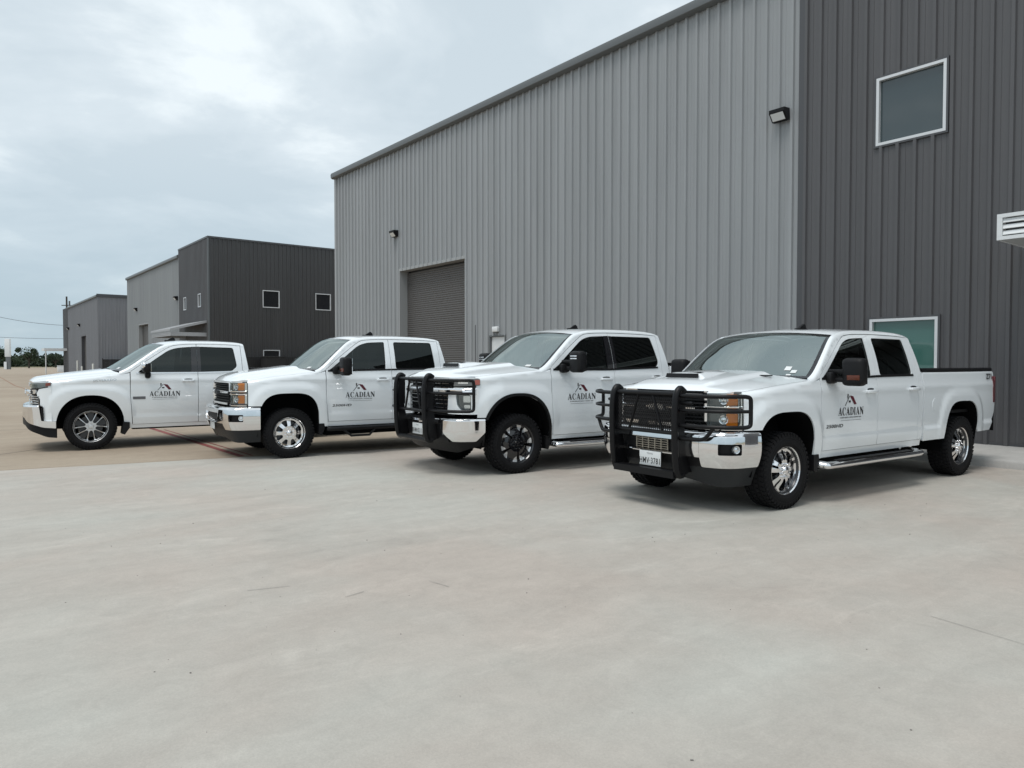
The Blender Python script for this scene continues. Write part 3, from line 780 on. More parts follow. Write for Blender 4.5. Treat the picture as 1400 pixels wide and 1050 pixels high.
def door_logo(parent, cx, z0, wrap):
    """company mark: serif word with a little roof above, thin tagline below; wrap(u,z) lays it on the door"""
    f = lambda u, v: wrap(cx + u, z0 + v)
    flat_on('logo_word', *LOGO, f, INK, parent)
    k = .00088
    P = lambda x, y: ((x - 440) * k, (620 - y) * k)
    V = []; F = []
    def poly(pts, V, F): b = len(V); V += [P(*p) for p in pts]; F.append(tuple(range(b, b + len(pts))))
    poly([(405, 372), (414, 378), (306, 503), (297, 498)], V, F); poly([(355, 352), (378, 352), (378, 392), (355, 418)], V, F); poly([(385, 435), (430, 435), (430, 461), (385, 461)], V, F)
    flat_on('logo_house', V, F, f, INK, parent)
    V = []; F = []; poly([(412, 372), (492, 384), (566, 484), (512, 488)], V, F); flat_on('logo_roof', V, F, f, MAROON, parent)
    V = []; F = []; x = 195
    rr = random.Random(3)
    while x < 680:
        w = rr.choice([6, 8, 9, 11]); poly([(x, 642), (x + w, 642), (x + w, 656), (x, 656)], V, F); x += w + rr.choice([4, 5, 5, 12])
    poly([(205, 684), (675, 684), (675, 688), (205, 688)], V, F)
    flat_on('logo_tagline', V, F, f, INKG, parent)

# ------------------------------------------------------------------ pickup trucks
def sstep(a, b, x):
    t = max(0., min(1., (x - a) / (b - a))); return t * t * (3 - 2 * t)
def lin(pts):
    X = [p[0] for p in pts]; Z = [p[1] for p in pts]
    sp_ = smooth_path(pts, 8); X = np.array([p[0] for p in sp_]); Z = np.array([p[1] for p in sp_])
    return lambda x: float(np.interp(x, X, Z))
STY = {
 'heavy': dict(W=1.0, taper=.45, zb=1.385, flare=.024, aa=.485, an=3.5, at=1.035, wb=3.92, Rw=.40, rim=.245, ty=.848,
    zt=[(-.95, 1.18), (-.66, 1.235), (-.3, 1.29), (0, 1.325), (.62, 1.385)], fr=.075,
    S=[(.34, 1.365), (.52, 1.44), (.80, 1.685), (1.0, 1.85), (1.15, 1.92), (1.4, 1.962), (1.9, 1.976), (2.4, 1.966), (2.66, 1.942), (2.80, 1.90)],
    dF=.60, sp=1.76, dR=2.72, cB=2.835, cT=2.74, db=.56, rk=.48, crease=.70,
    dtop=[(.606, 1.405), (.64, 1.435), (.9, 1.645), (1.2, 1.855), (1.36, 1.902), (1.76, 1.918), (2.4, 1.912), (2.66, 1.898)],
    g1=[(.665, 1.395), (.90, 1.585), (1.20, 1.812), (1.36, 1.862), (1.68, 1.878), (1.655, 1.41)], g2=[(1.85, 1.878), (1.845, 1.415), (2.61, 1.42), (2.575, 1.875)],
    pillar=False, bx0=2.868, bx1=4.985, bz=1.415, nose=-.86, zg=(.865, 1.235), bump=(.47, .83), val=.27, wx=.46, wbow=.24, wtop=1.10),
 'newheavy': dict(W=1.02, taper=.42, zb=1.43, flare=.02, aa=.535, an=2.5, at=1.065, wb=4.04, Rw=.41, rim=.268, ty=.862,
    zt=[(-.95, 1.28), (-.66, 1.325), (-.3, 1.365), (0, 1.39), (.60, 1.43)], fr=.06,
    S=[(.30, 1.40), (.48, 1.475), (.76, 1.70), (1.0, 1.885), (1.15, 1.955), (1.4, 2.002), (1.9, 2.02), (2.4, 2.012), (2.70, 1.985), (2.86, 1.93)],
    dF=.565, sp=1.74, dR=2.74, cB=2.885, cT=2.78, db=.50, rk=.44, crease=.62,
    dtop=[(.571, 1.445), (.60, 1.475), (.9, 1.705), (1.2, 1.90), (1.36, 1.945), (1.76, 1.962), (2.4, 1.955), (2.68, 1.94)],
    g1=[(.64, 1.43), (.90, 1.635), (1.20, 1.855), (1.36, 1.905), (1.655, 1.92), (1.63, 1.425)], g2=[(1.79, 1.92), (1.785, 1.43), (2.63, 1.455), (2.68, 1.52), (2.60, 1.915)],
    pillar=True, bx0=2.918, bx1=5.20, bz=1.475, nose=-.90, zg=(.80, 1.33), bump=(.45, .775), val=.30, wx=.42, wbow=.24, wtop=1.10),
 'light': dict(W=1.0, taper=.42, zb=1.345, flare=.02, aa=.525, an=2.35, at=.955, wb=3.745, Rw=.408, rim=.268, ty=.85,
    zt=[(-.95, 1.15), (-.66, 1.195), (-.3, 1.245), (0, 1.28), (.66, 1.345)], fr=.07,
    S=[(.36, 1.335), (.56, 1.42), (.84, 1.62), (1.08, 1.79), (1.25, 1.865), (1.5, 1.912), (1.95, 1.925), (2.35, 1.915), (2.56, 1.895), (2.70, 1.85)],
    dF=.62, sp=1.75, dR=2.56, cB=2.675, cT=2.60, db=.42, rk=.35, crease=.56,
    dtop=[(.626, 1.355), (.66, 1.385), (.96, 1.60), (1.26, 1.795), (1.42, 1.845), (1.76, 1.868), (2.3, 1.862), (2.50, 1.845)],
    g1=[(.74, 1.345), (.98, 1.55), (1.27, 1.755), (1.42, 1.80), (1.66, 1.82), (1.645, 1.345)], g2=[(1.80, 1.825), (1.795, 1.345), (2.36, 1.36), (2.46, 1.45), (2.41, 1.81)],
    pillar=True, bx0=2.71, bx1=4.82, bz=1.375, nose=-.90, zg=(.80, 1.19), bump=(.50, .79), val=.24, wx=.50, wbow=.24, wtop=1.20),
}
def lowered(s, zb, k, fall):
    o = dict(s); f = lambda z: zb + (z - s['zb']) * k
    o['zb'] = zb
    for q_ in ('S', 'dtop', 'g1', 'g2'): o[q_] = [(x, f(z)) for x, z in s[q_]]
    o['zt'] = [(x, z - fall * (.35 + .65 * (x + .95) / 1.57)) for x, z in s['zt']]; o['at'] = s['at'] - .025; o['bz'] = s['bz'] - .012
    return o
STY['heavy_low'] = lowered(STY['heavy'], 1.34, .95, .045)
WHEELS = {}
def arc_pts(r, a0, a1, n=6): return [(r * math.cos(R(a0 + (a1 - a0) * k / n)), r * math.sin(R(a0 + (a1 - a0) * k / n))) for k in range(n + 1)]
def wheel_meshes(kind, Rw, rim):
    """wheel space: centre at origin, axle along y, outside face towards -y"""
    out = {}
    ty = MB(); wd = .135; mid = (rim + Rw) / 2
    ty.lathe([(rim - .012, .095), (rim + .004, .118), (rim + .02, .128), (rim + .032, .131), (rim + .036, .136), (mid, .139), (Rw - .07, .134), (Rw - .062, .138), (Rw - .05, .132), (Rw - .022, .122), (Rw - .012, .104), (Rw - .010, .09),
              (Rw - .010, -.09), (Rw - .012, -.104), (Rw - .022, -.122), (Rw - .05, -.132), (Rw - .062, -.138), (Rw - .07, -.134), (mid, -.139), (rim + .036, -.136), (rim + .032, -.131), (rim + .02, -.128), (rim + .004, -.118), (rim - .012, -.095)], 72)
    nb = 46
    for k in range(nb):
        a = 2 * math.pi * k / nb; Mx = Matrix.Rotation(-a, 3, 'Y')
        for (y0, w_, off) in ((-.098, .048, 0), (.098, .048, .5), (-.034, .040, .5), (.034, .040, 0)):
            M2 = Matrix.Rotation(-(a + off * 2 * math.pi / nb), 3, 'Y'); tw = Matrix.Rotation(R(14 if y0 > 0 else -14), 3, 'X')
            ty.box(M2 @ Vector((Rw - .0068, y0, 0)), (.0136, w_, .036), M2 @ tw)
        M3 = Matrix.Rotation(-(a + .5 * math.pi / nb), 3, 'Y')
        for sg in (-1, 1): ty.box(M3 @ Vector((Rw - .032, sg * .128, 0)), (.036, .012, .020), M3)
    out['tyre'] = ty.mesh('tyre', 40); out['tyre'].materials.append(RUBBER)
    hub = MB()
    hub.lathe([(rim - .002, -.112), (rim - .012, -.102), (rim - .02, -.06), (rim - .03, .02), (rim - .03, .11)], 56)
    hub.lathe([(.001, -.005), (.19, -.005), (.19, .02), (.001, .02)], 40); hub.lathe([(.001, -.04), (.085, -.04), (.085, .05)], 24)
    out['hub'] = hub.mesh('wheel', 40)
    dish = lambda r: .098 - .030 * sstep(rim * .45, rim * .8, r) + .022 * sstep(rim * .86, rim * .99, r)
    fm = lambda u, v: Vector((u, -dish(math.hypot(u, v)), v))
    rf = rim - .003; loops = [arc_pts(rf, 0, 354, 59)]
    rot = lambda pts, a: [(x * math.cos(R(a)) - y * math.sin(R(a)), x * math.sin(R(a)) + y * math.cos(R(a))) for x, y in pts]
    pol = lambda L: [(r * math.cos(R(t)), r * math.sin(R(t))) for r, t in L]
    m_face = CHROME
    extra = []
    if kind == 'five':        # five split spokes, chromed
        for k in range(5):
            a = 90 + 72 * k
            loops.append(rot(round_poly(pol([(.088, -9), (rim * .86, -15), (rim * .88, 0), (rim * .86, 15), (.088, 9)]), .018), a + 36))
            loops.append(rot(round_poly([(.105, -.010), (rim * .86, -.016), (rim * .86, .016), (.105, .010)], .012), a))
    elif kind == 'eight':     # eight windows, chromed
        for k in range(8):
            loops.append(rot(round_poly(pol([(.112, -10), (rim * .84, -14), (rim * .86, 0), (rim * .84, 14), (.112, 10)]), .016), 22.5 + 45 * k))
    elif kind == 'black':     # black spokes, machined pads at the rim
        m_face = BLACKG
        for k in range(5):
            a = 90 + 72 * k + 10
            loops.append(rot(round_poly([(.11, -.011), (rim * .84, -.014), (rim * .84, .014), (.11, .011)], .008), a + 36))
            for s_ in (-1, 1):
                extra.append(rot(round_poly(pol([(rim * .66, 36 + s_ * 7), (rim * .945, 36 + s_ * 6.5), (rim * .955, 36 + s_ * 14), (rim * .945, 36 + s_ * 24), (rim * .74, 36 + s_ * 17)][::s_]), .008), a))
    else:                     # five U-shaped machined double spokes over dark alloy
        m_face = MACH
        for k in range(5):
            a = -90 + 72 * k
            loops.append(rot(round_poly([(.066, 0), (.09, -.03), (rim * .92, -.052), (rim * .94, 0), (rim * .92, .052), (.09, .03)], .02), a))
            loops.append(rot(round_poly(pol([(.088, -11), (rim * .92, -20.3), (rim * .94, 0), (rim * .92, 20.3), (.088, 11)]), .016), a + 36))
    V = sheet('rim', loops, fm, m_face, None, .03, (), .045, 1)
    out['rim'] = V.data; bpy.data.objects.remove(V)
    if kind == 'double':
        out['hub'].materials.append(ALLOYD)
        s2 = MB()
        for k in range(5):
            s2.prism([tuple(p) for p in rot(pol([(.07, -14), (rim * .93, -13), (rim * .93, 13), (.07, 14)]), -90 + 72 * k + 36)], lambda u, v: (u, -.052, v), lambda u, v: (u, -.03, v))
        out['inner'] = (s2.mesh('spoke', 30), ALLOYD)
    else: out['hub'].materials.append(BLACKG if kind == 'black' else ALLOYD)
    if extra:
        VV = []; FF = []
        for lp in extra:
            v, f, _ = fill2d([lp], .03); b = len(VV); VV += v; FF += [tuple(i + b for i in q_) for q_ in f]
        mb = MB(); mb.add([(u, -dish(math.hypot(u, v)) - .004, v) for u, v in VV], FF); mb.lathe([(rim * .965, -.098), (rim * .985, -.106), (rim * 1.0, -.104)], 60)
        out['inner'] = (mb.mesh('machined_pad', 0), MACH)
    cp = MB(); cp.lathe([(rim - .012, -.094), (rim - .006, -.108), (rim + .004, -.119), (rim + .010, -.117)], 60); cp.lathe([(.001, -.132), (.034, -.130), (.045, -.120), (.05, -.096)] if kind in ('five', 'eight') else [(.001, -.118), (.036, -.116), (.042, -.108), (.044, -.09)], 28)
    nl = 6 if kind == 'double' else 8
    for k in range(nl):
        a = 2 * math.pi * (k + .5) / nl; rr = .07 if kind != 'double' else .066
        cp.lathe([(.001, -.128), (.009, -.124), (.011, -.09)], 10, c=(rr * math.cos(a), 0, rr * math.sin(a)))
    out['cap'] = cp.mesh('hub_cap', 40); out['cap'].materials.append({'five': CHROME, 'eight': CHROME, 'black': BLACKG, 'double': MACH}[kind])
    return out
def add_wheel(root, kind, st, x, sd):
    key = kind
    if key not in WHEELS: WHEELS[key] = wheel_meshes(kind, st['Rw'], st['rim'])
    W = WHEELS[key]
    w = link('wheel', W['hub'], None, root, (x, sd * st['ty'], st['Rw']), (0, 0 if sd < 0 else math.pi, 0) if False else (0, 0, 0 if sd < 0 else math.pi))
    link('tyre', W['tyre'], None, w); rm = link('rim', W['rim'], None, w)
    link('hub_cap', W['cap'], None, w)
    if 'inner' in W: link('spoke' if kind == 'double' else 'machined_pad', W['inner'][0], W['inner'][1], w)
    return w

def pickup(label, loc, rz, sty, wheel, opt=()):
    st = STY[sty]; low = sty == 'heavy_low'; sty = 'heavy' if low else sty; T = empty('pickup_truck', (loc[0], loc[1], 0.004), rz); tag(T, label, 'truck', None)
    W, zb = st['W'], st['zb']
    wb = st['wb']
    zt = lin(st['zt']); Sl = lin(st['S'])
    dtop = lambda x: float(np.interp(x, [p[0] for p in DT], [p[1] for p in DT]))
    DT = smooth_path(st['dtop'], 6)
    fl, aa, an, att = st['flare'], st['aa'], st['an'], st['at']
    def hw(x, z):
        zz = min(z, zb)
        w = W - (.045 * ((zz - .98) / .5) ** 2 if zz < .98 else .032 * ((zz - .98) / .42) ** 2)
        if z > zb: h = z - zb; w -= .17 * h + .24 * h * h
        d = -.2 - x
        if d > 0: w -= st['taper'] * d * d
        d = x - (wb + .55)
        if d > 0: w -= .10 * d * d
        # body sides pulled in a little between the wheel arches, square flares round them
        k = 0
        for xa in (0, wb):
            q1 = abs((x - xa) / (aa + .20)); q2 = max(0, (z - .35)) / (att + .20 - .35)
            q = (q1 ** 3.4 + q2 ** 3.4) ** (1 / 3.4)
            k = max(k, 1 - sstep(.86, 1.0, q))
        w += fl * (k - .55)
        if z < st['crease'] + .02: w += .016 * (1 - sstep(st['crease'] - .012, st['crease'] + .012, z)) * (1 - k)
        # soft shoulder line
        w += .010 * math.exp(-((z - (zb - .13)) / .05) ** 2)
        return w
    def smap(sd, top=None, r0=.06, d=0.):
        def f(x, z):
            y = None
            if top is not None:
                t = top(x); r = r0(x) if callable(r0) else r0
                if z > t - r:
                    th = (z - (t - r)) / r; w = hw(x, t - r) - r * (1 - math.cos(th)); return Vector((x, sd * (w + d * math.cos(th)), t - r + r * math.sin(th) + d * math.sin(th)))
            return Vector((x, sd * (hw(x, z) + d), z))
        return f
    fr0, cr_ = st['fr'], .065
    fr = lambda x: fr0 * (1 - .78 * sstep(.0, .5, x))
    EX = 1.38
    def edge(x, top, r):
        q_ = r(x) if callable(r) else r; p = smap(1, top, r)(x, top(x) - q_ + EX * q_); return p.y, p.z
    # ---- front plan curve
    nx = st['nose']
    half = [(nx, 0), (nx + .006, .28), (nx + .024, .50), (nx + .058, .68), (nx + .11, .80), (-.685 if nx > -.88 else -.70, hw(-.70, 1) - .012), (-.62, hw(-.62, 1)), (-.5, hw(-.5, 1)), (-.4, hw(-.4, 1)), (-.3, hw(-.3, 1))]
    pl = np.array(smooth_path(half, 10)); sl = np.concatenate([[0], np.cumsum(np.hypot(*np.diff(pl, axis=0).T))])
    def plan(s):
        x = float(np.interp(s, sl, pl[:, 0])); y = float(np.interp(s, sl, pl[:, 1]))
        x2 = float(np.interp(s + .01, sl, pl[:, 0])); y2 = float(np.interp(s + .01, sl, pl[:, 1])); x1 = float(np.interp(max(0, s - .01), sl, pl[:, 0])); y1 = float(np.interp(max(0, s - .01), sl, pl[:, 1]))
        tx, ty_ = x2 - x1, y2 - y1; L = math.hypot(tx, ty_) or 1
        if s < .012: return x, y, -1., 0.
        return x, y, -ty_ / L, tx / L
    s_at = lambda x: float(np.interp(x, pl[len(pl) // 3:, 0], sl[len(pl) // 3:]))
    x_at_y = lambda y: float(np.interp(y, pl[:, 1], pl[:, 0]))
    def fmapc(d=0., dfun=None):         # both sides: s signed
        def f(s, z):
            sg = 1 if s >= 0 else -1; x, y, nx_, ny_ = plan(abs(s)); dd = d + (dfun(abs(s), z) if dfun else 0)
            return Vector((x + nx_ * dd, sg * (y + ny_ * dd), z))
        return f
    def fmaps(sd, d=0., dfun=None):     # one side: s > 0
        g = fmapc(d, dfun)
        def f(s, z): p = g(abs(s), z); return Vector((p.x, sd * p.y, p.z))
        return f
    rect = lambda a, b, c, d_: [(a, c), (b, c), (b, d_), (a, d_)]
    def arch(xa, zmin_f, zmin_r, grow=0.):
        P = []; a = aa + grow
        for k in range(61):
            t = 1 - 2 * k / 60; P.append((xa + a * t, .36 + (att + grow - .36) * max(0, 1 - abs(t) ** an) ** (1 / an)))
        P = [p for p in P if p[1] > (zmin_r if p[0] > xa else zmin_f)]
        # exact ends
        ta = lambda zm: max(0, 1 - max(0, (zm - .36) / (att + grow - .36)) ** an) ** (1 / an)
        return [(xa + a * ta(zmin_r), zmin_r)] + P + [(xa - a * ta(zmin_f), zmin_f)]
    GAP = .008
    xfe = -.62; bz0, bz1 = st['bump']
    WIN = {}
    for sd in (-1, 1):
        sg = -sd
        # fender
        zl = bz1 + .012; ff = smap(sd, zt, fr)
        nf = .52 if sty == 'light' else zl
        top = [(x, zt(x) - fr(x) + EX * fr(x)) for x in np.linspace(xfe, st['dF'] - GAP, 14)]
        lp = [(st['dF'] + .035 - GAP, st['rk'])] + arch(0, nf, st['rk']) + ([(xfe - .03, nf)] if sty == 'light' else []) + [(xfe, zl)] + top + [(st['dF'] - GAP, .95)]
        fe = sheet('fender', [lp], ff, PAINT, T, .038, (), .025, sg)
        # arch liner
        ln = MB(); A = arch(0, .36, .36, -.004)
        ln.grid([[(x, sd * (hw(x, z) - .012), z) for x, z in A], [(x, sd * .56, z) for x, z in A]]); 
        ln.add([(x, sd * .56, z) for x, z in A], [tuple(range(len(A)))]); ln.build('wheel_liner', DARK, T)
        ln = MB(); A = [(x + wb, z) for x, z in arch(0, .36, .36, -.004)]
        ln.grid([[(x, sd * (hw(x, z) - .012), z) for x, z in A], [(x, sd * .56, z) for x, z in A]])
        ln.add([(x, sd * .56, z) for x, z in A], [tuple(range(len(A)))]); ln.build('wheel_liner', DARK, T)
        # arch lip
        if sty == 'newheavy':
            for xa in (0, wb):
                A = arch(xa, bz1 - .02 if xa == 0 else st['rk'] + .03, st['rk'], .0); B_ = arch(xa, bz1 - .02 if xa == 0 else st['rk'] + .03, st['rk'], .038)
                G = [[Vector((x, sd * (hw(x, z) - .02), z)) for x, z in A], [Vector((x, sd * (hw(x, z) + .014), z)) for x, z in A]]
                n_ = min(len(A), len(B_)); B2 = [B_[int(i * (len(B_) - 1) / (len(A) - 1))] for i in range(len(A))]
                G.append([Vector((x, sd * (hw(x, z) + .014), z)) for x, z in B2]); G.append([Vector((x, sd * (hw(x, z) - .004), z)) for x, z in B2])
                MB().grid(G).build('wheel_arch_trim', BLACKP, T, 40)
        # doors
        dmap = smap(sd); db = st['db']; sp_ = st['sp']
        rows = (st['crease'] - .012, st['crease'] + .012, zb, zb - .13, zb - .09, zb - .17)
        d1 = [(st['dF'] + .035, db), (sp_ - GAP / 2, db), (sp_ - GAP / 2, dtop(sp_))] + [p for p in reversed(DT) if p[0] < sp_ - .02] + [(st['dF'], .95)]
        w1 = round_poly(st['g1'], [.03, .3, .3, .1, .025, .02], 4); w2 = round_poly(st['g2'], .04, 4)
        o1 = sheet('front_door', [d1, w1], dmap, PAINT, T, .055, rows, .03, sg)
        d2 = [(sp_ + GAP / 2, db), (st['dR'], db), (st['dR'], 1.2), (st['dR'] - .02, dtop(st['dR'] - .04))] + [p for p in reversed(DT) if sp_ + .02 < p[0] < st['dR'] - .06] + [(sp_ + GAP / 2, dtop(sp_))]
        o2 = sheet('rear_door', [d2, w2], dmap, PAINT, T, .055, rows, .03, sg)
        WIN[sd] = (o1, o2)
        for o_, w_, gm in ((o1, w1, TINTF), (o2, w2, TINTR)):
            sheet('window', [w_], smap(sd, d=-.014), gm, o_, .09, (), 0, sg)
            c_ = np.mean(np.array(w_), axis=0)
            big = [(c_[0] + (p[0] - c_[0]) * (1 + .004 / .4), c_[1] + (p[1] - c_[1]) * (1 + .004 / .25)) for p in w_]
            small = [(c_[0] + (p[0] - c_[0]) * .972, c_[1] + (p[1] - c_[1]) * .955) for p in w_]
            sheet('window_seal', [big, small], smap(sd, d=-.009), BLACKP, o_, .09, (), .006, sg)
        # belt moulding
        x0_, x1_ = st['g1'][0][0] - .03, st['g2'][2][0] + .02
        for a_, b_, o_ in ((x0_, sp_ - .004, o1), (sp_ + .004, x1_, o2)):
            zz = lambda x: float(np.interp(x, [st['g1'][0][0], st['g1'][-1][0], st['g2'][1][0], st['g2'][2][0]], [st['g1'][0][1], st['g1'][-1][1], st['g2'][1][1], st['g2'][2][1]]))
            sheet('belt_moulding', [[(x, zz(x) - .022) for x in np.linspace(a_, b_, 8)] + [(x, zz(x) + .004) for x in np.linspace(b_, a_, 8)]], smap(sd, d=.006), BLACKP if sty != 'light' else CHROME_D, o_, .06, (), .01, sg)
        if st['pillar']:   # blacked-out pillar between the windows
            a0, a1 = st['g1'][4], st['g1'][5]; b0, b1 = st['g2'][0], st['g2'][1]
            sheet('pillar_trim', [[(a1[0] - .01, a1[1]), (sp_ - GAP / 2, a1[1]), (sp_ - GAP / 2, a0[1] + .004), (a0[0] - .01, a0[1])]], smap(sd, d=.003), BLACKG, o1, .06, (), .004, sg)
            sheet('pillar_trim', [[(sp_ + GAP / 2, b1[1]), (b1[0] + .012, b1[1]), (b0[0] + .012, b0[1]), (sp_ + GAP / 2, b0[1])]], smap(sd, d=.003), BLACKG, o2, .06, (), .004, sg)
        for xh, o_, zh in ((sp_ - .17, o1, zb - .155), (st['dR'] - .13, o2, zb - .145)):
            y_ = hw(xh, zh); h = MB(); h.rbox((xh, sd * (y_ + .028), zh), (.21, .026, .038), .012)
            for q_ in (-.085, .085): h.rbox((xh + q_, sd * (y_ + .008), zh), (.035, .03, .034), .008)
            h.build('handle', PAINT, o_)
            sheet('handle_cup', [arc_pts(1, 0, 330, 11)], (lambda xh, zh: lambda u, v: smap(sd, d=.002)(xh + .075 * u, zh + .026 + .012 * v))(xh, zh), GREYP, o_, .5, (), 0, sg)
        # cab frame: A-pillar, roof rail, cab corner
        fm_ = smap(sd, Sl, cr_)
        tx = list(np.linspace(st['S'][0][0] + .09, st['cT'], 70))
        lp = [(x, Sl(x) - cr_ + EX * cr_) for x in tx] + [(st['cT'] + .012, Sl(st['cT']) - .045), (st['cB'], zb + .02), (st['cB'], db), (st['dR'] + GAP, db), (st['dR'] + GAP, 1.2), (st['dR'] - .02 + GAP, dtop(st['dR'] - .04) + GAP)]
        lp += [(p[0], p[1] + GAP) for p in reversed(DT) if p[0] < st['dR'] - .05]
        lp += [(st['dF'] - .004, zt(st['dF']) + .012), (st['S'][0][0] + .09, Sl(st['S'][0][0] + .09) - cr_ * .9)]
        sheet('cab_frame', [lp], fm_, PAINT, T, .026, (), .02, sg)
        # rocker
        sheet('rocker_panel', [rect(st['dF'] + .02, st['cB'], st['rk'], db - .006)], smap(sd, d=-.012), PAINT, T, .08, (), .03, sg)
        # bed side
        bx0, bx1, bz = st['bx0'], st['bx1'], st['bz']
        lp = [(bx0, db - .02)] + [(bx0 + .02, db - .03)] + arch(wb, db - .03, db + .01)[::-1] + [(bx1 - .16, db + .01), (bx1 - .02, .80), (bx1, .95), (bx1, bz + .01), (bx0, bz + .01)]
        bs = sheet('bed_side', [lp], smap(sd, lambda x: bz, .035), PAINT, T, .045, (bz - .035, bz - .022, bz - .008), .03, sg)
        MB().grid([[(x, sd * (hw(x, bz) - q_), bz + z_) for x in np.linspace(bx0, bx1 - .02, 6)] for q_, z_ in ((.005, -.012), (.002, .028), (.02, .045), (.09, .042), (.10, -.4))]).build('bed_rail_cap', BLACKP, T, 30)
        sheet('fuel_door', [arc_pts(1, 0, 340, 17)], lambda u, v: smap(sd, d=.0025)(bx0 + .30 + .085 * u, zb - .36 + .085 * v), PAINT, bs, .5, (), .004, sg) if sd < 0 else None
        tl = sheet('tail_light', [round_poly(rect(bx1 - .07, bx1 + .004, .955, 1.325), .015)], smap(sd, d=.006), REDL, T, .05, (), .02, sg)
        MB().rbox((bx1 + .012, sd * (hw(bx1, 1.1) - .07), 1.14), (.03, .15, .37), .012).build('lens', REDL, tl)
        # lower cab interior lining
        MB().box((1.7, sd * .80, 1.0), (2.1, .03, .70)).build('door_lining', SEATM, T, 0)
        # steps
        ys_ = W + .015
        if 'chrome_step' in opt:
            p_ = smooth_path([(.60, sd * (ys_ - .20), st['rk'] - .05), (.63, sd * (ys_ - .02), st['rk'] - .07), (.75, sd * (ys_ + .02), st['rk'] - .075), (1.6, sd * (ys_ + .02), st['rk'] - .075), (2.55, sd * (ys_ + .02), st['rk'] - .075), (2.68, sd * (ys_ - .02), st['rk'] - .07), (2.71, sd * (ys_ - .20), st['rk'] - .05)], 6)
            sb = MB().tube(p_, .045, 12, sq=(1.25, .9)).build('step_bar', CHROME, T, 50)
            MB().rbox((1.65, sd * (ys_ + .01), st['rk'] - .032), (1.62, .085, .012), .006).build('tread_pad', BLACKP, sb)
            for xb in (.85, 1.75, 2.5): MB().box((xb, sd * (ys_ - .15), st['rk'] - .055), (.06, .30, .03)).build('bracket', DARK, sb, 0)
        if 'black_step' in opt:
            z_ = st['rk'] - .045
            sb = MB().tube(smooth_path([(.62, sd * (ys_ - .22), z_), (.66, sd * (ys_ - .03), z_), (.8, sd * ys_, z_), (2.5, sd * ys_, z_), (2.66, sd * (ys_ - .03), z_), (2.7, sd * (ys_ - .22), z_)], 4), .036, 10).build('step_bar', POWDER, T, 50)
            for xb in (1.15, 2.2): MB().tube([(xb - .28, sd * ys_, z_ - .02), (xb - .16, sd * (ys_ + .05), z_ - .12), (xb + .16, sd * (ys_ + .05), z_ - .12), (xb + .28, sd * ys_, z_ - .02)], .02, 8).build('drop_step', POWDER, sb)
        if 'flaps' in opt:
            MB().prism([(.47, .26), (.52, .24), (.60, .36), (.60, .46), (.50, .47)], lambda x, z: (x, sd * .74, z), lambda x, z: (x, sd * .99, z)).build('mud_flap', BLACKP, T, 0)
        else:
            MB().prism([(.47, st['rk'] - .12), (.52, st['rk'] - .14), (.57, st['rk'] - .02), (.56, st['rk'] + .05), (.47, st['rk'] + .05)], lambda x, z: (x, sd * .74, z), lambda x, z: (x, sd * .985, z)).build('mud_guard', BLACKP, T, 0)
        # wheels
        add_wheel(T, wheel, st, 0, sd); add_wheel(T, wheel, st, wb, sd)
    # ---- hood
    xsR = st['wx'] - .015; nu, nv = 30, 61
    hoodf = []
    for i in range(nu + 1):
        u = i / nu; xs = xfe + (xsR - xfe) * u; ye, ze = edge(xs, zt, fr); ye -= .004; row = []
        for j_ in range(nv):
            v = -1 + 2 * j_ / (nv - 1); y = v * ye
            xf = x_at_y(min(abs(y), .9)) + .012; xf = xf if abs(v) < .999 else xfe
            xr = xsR - (st['wbow'] + .02) * (1 - v * v)
            x = xf + (xr - xf) * u if True else 0
            dome = (.045 + .03 * u) * (1 - abs(v) ** 2.6)
            bul = .030 * (1 - sstep(.52, .62, abs(v))) * sstep(.02, .25, u)
            if sty == 'newheavy': bul = .036 * (1 - sstep(.48, .60, abs(v))) * sstep(.02, .22, u)
            if sty == 'light': bul = .016 * (sstep(.30, .45, abs(v)) - sstep(.62, .8, abs(v)))
            roll = -.05 * max(0, 1 - u / .10) ** 2 * (1 - v ** 4) 
            row.append((x, y, ze + dome + bul + roll + .001))
        hoodf.append(row)
    hb = MB().grid(hoodf)
    # folded lip
    fr_row = hoodf[0]; hb.grid([fr_row, [(x + .01, y, z - .035) for x, y, z in fr_row]])
    hood = hb.build('hood', PAINT, T, 50)
    def hood_z(x, y):
        best = min((p for row in hoodf for p in row), key=lambda p: (p[0] - x) ** 2 + (p[1] - y) ** 2); return best[2]
    if 'scoop' in opt:
        zz = hood_z(-.40, 0)
        sc = MB(); G = []
        for x, h, w_ in ((-.50, -.004, .30), (-.485, .044, .285), (-.46, .054, .275), (-.25, .044, .26), (.05, -.004, .24)):
            z0_ = hood_z(x, 0)
            G.append([(x + .02 * (abs(t) ** 3), t * w_, z0_ + h * (1 - abs(t) ** 6) - .004 * abs(t)) for t in np.linspace(-1, 1, 15)])
        s_ = sc.grid(G).build('hood_scoop', PAINT, hood, 50)
        z0_ = hood_z(-.5, 0)
        sl_ = MB(); sl_.add([(-.506, t * .235, z0_ + .001) for t in (-1, 1)] + [(-.494, t * .225, z0_ + .048) for t in (1, -1)], [(0, 1, 2, 3)]); sl_.build('scoop_opening', BLACKP, s_, 0)
        sl_ = MB(); sl_.add([(-.45, t * .20, z0_ + .0625) for t in (-1, 1)] + [(-.36, t * .19, z0_ + .0655) for t in (1, -1)], [(0, 1, 2, 3)]); sl_.build('scoop_opening', BLACKP, s_, 0)
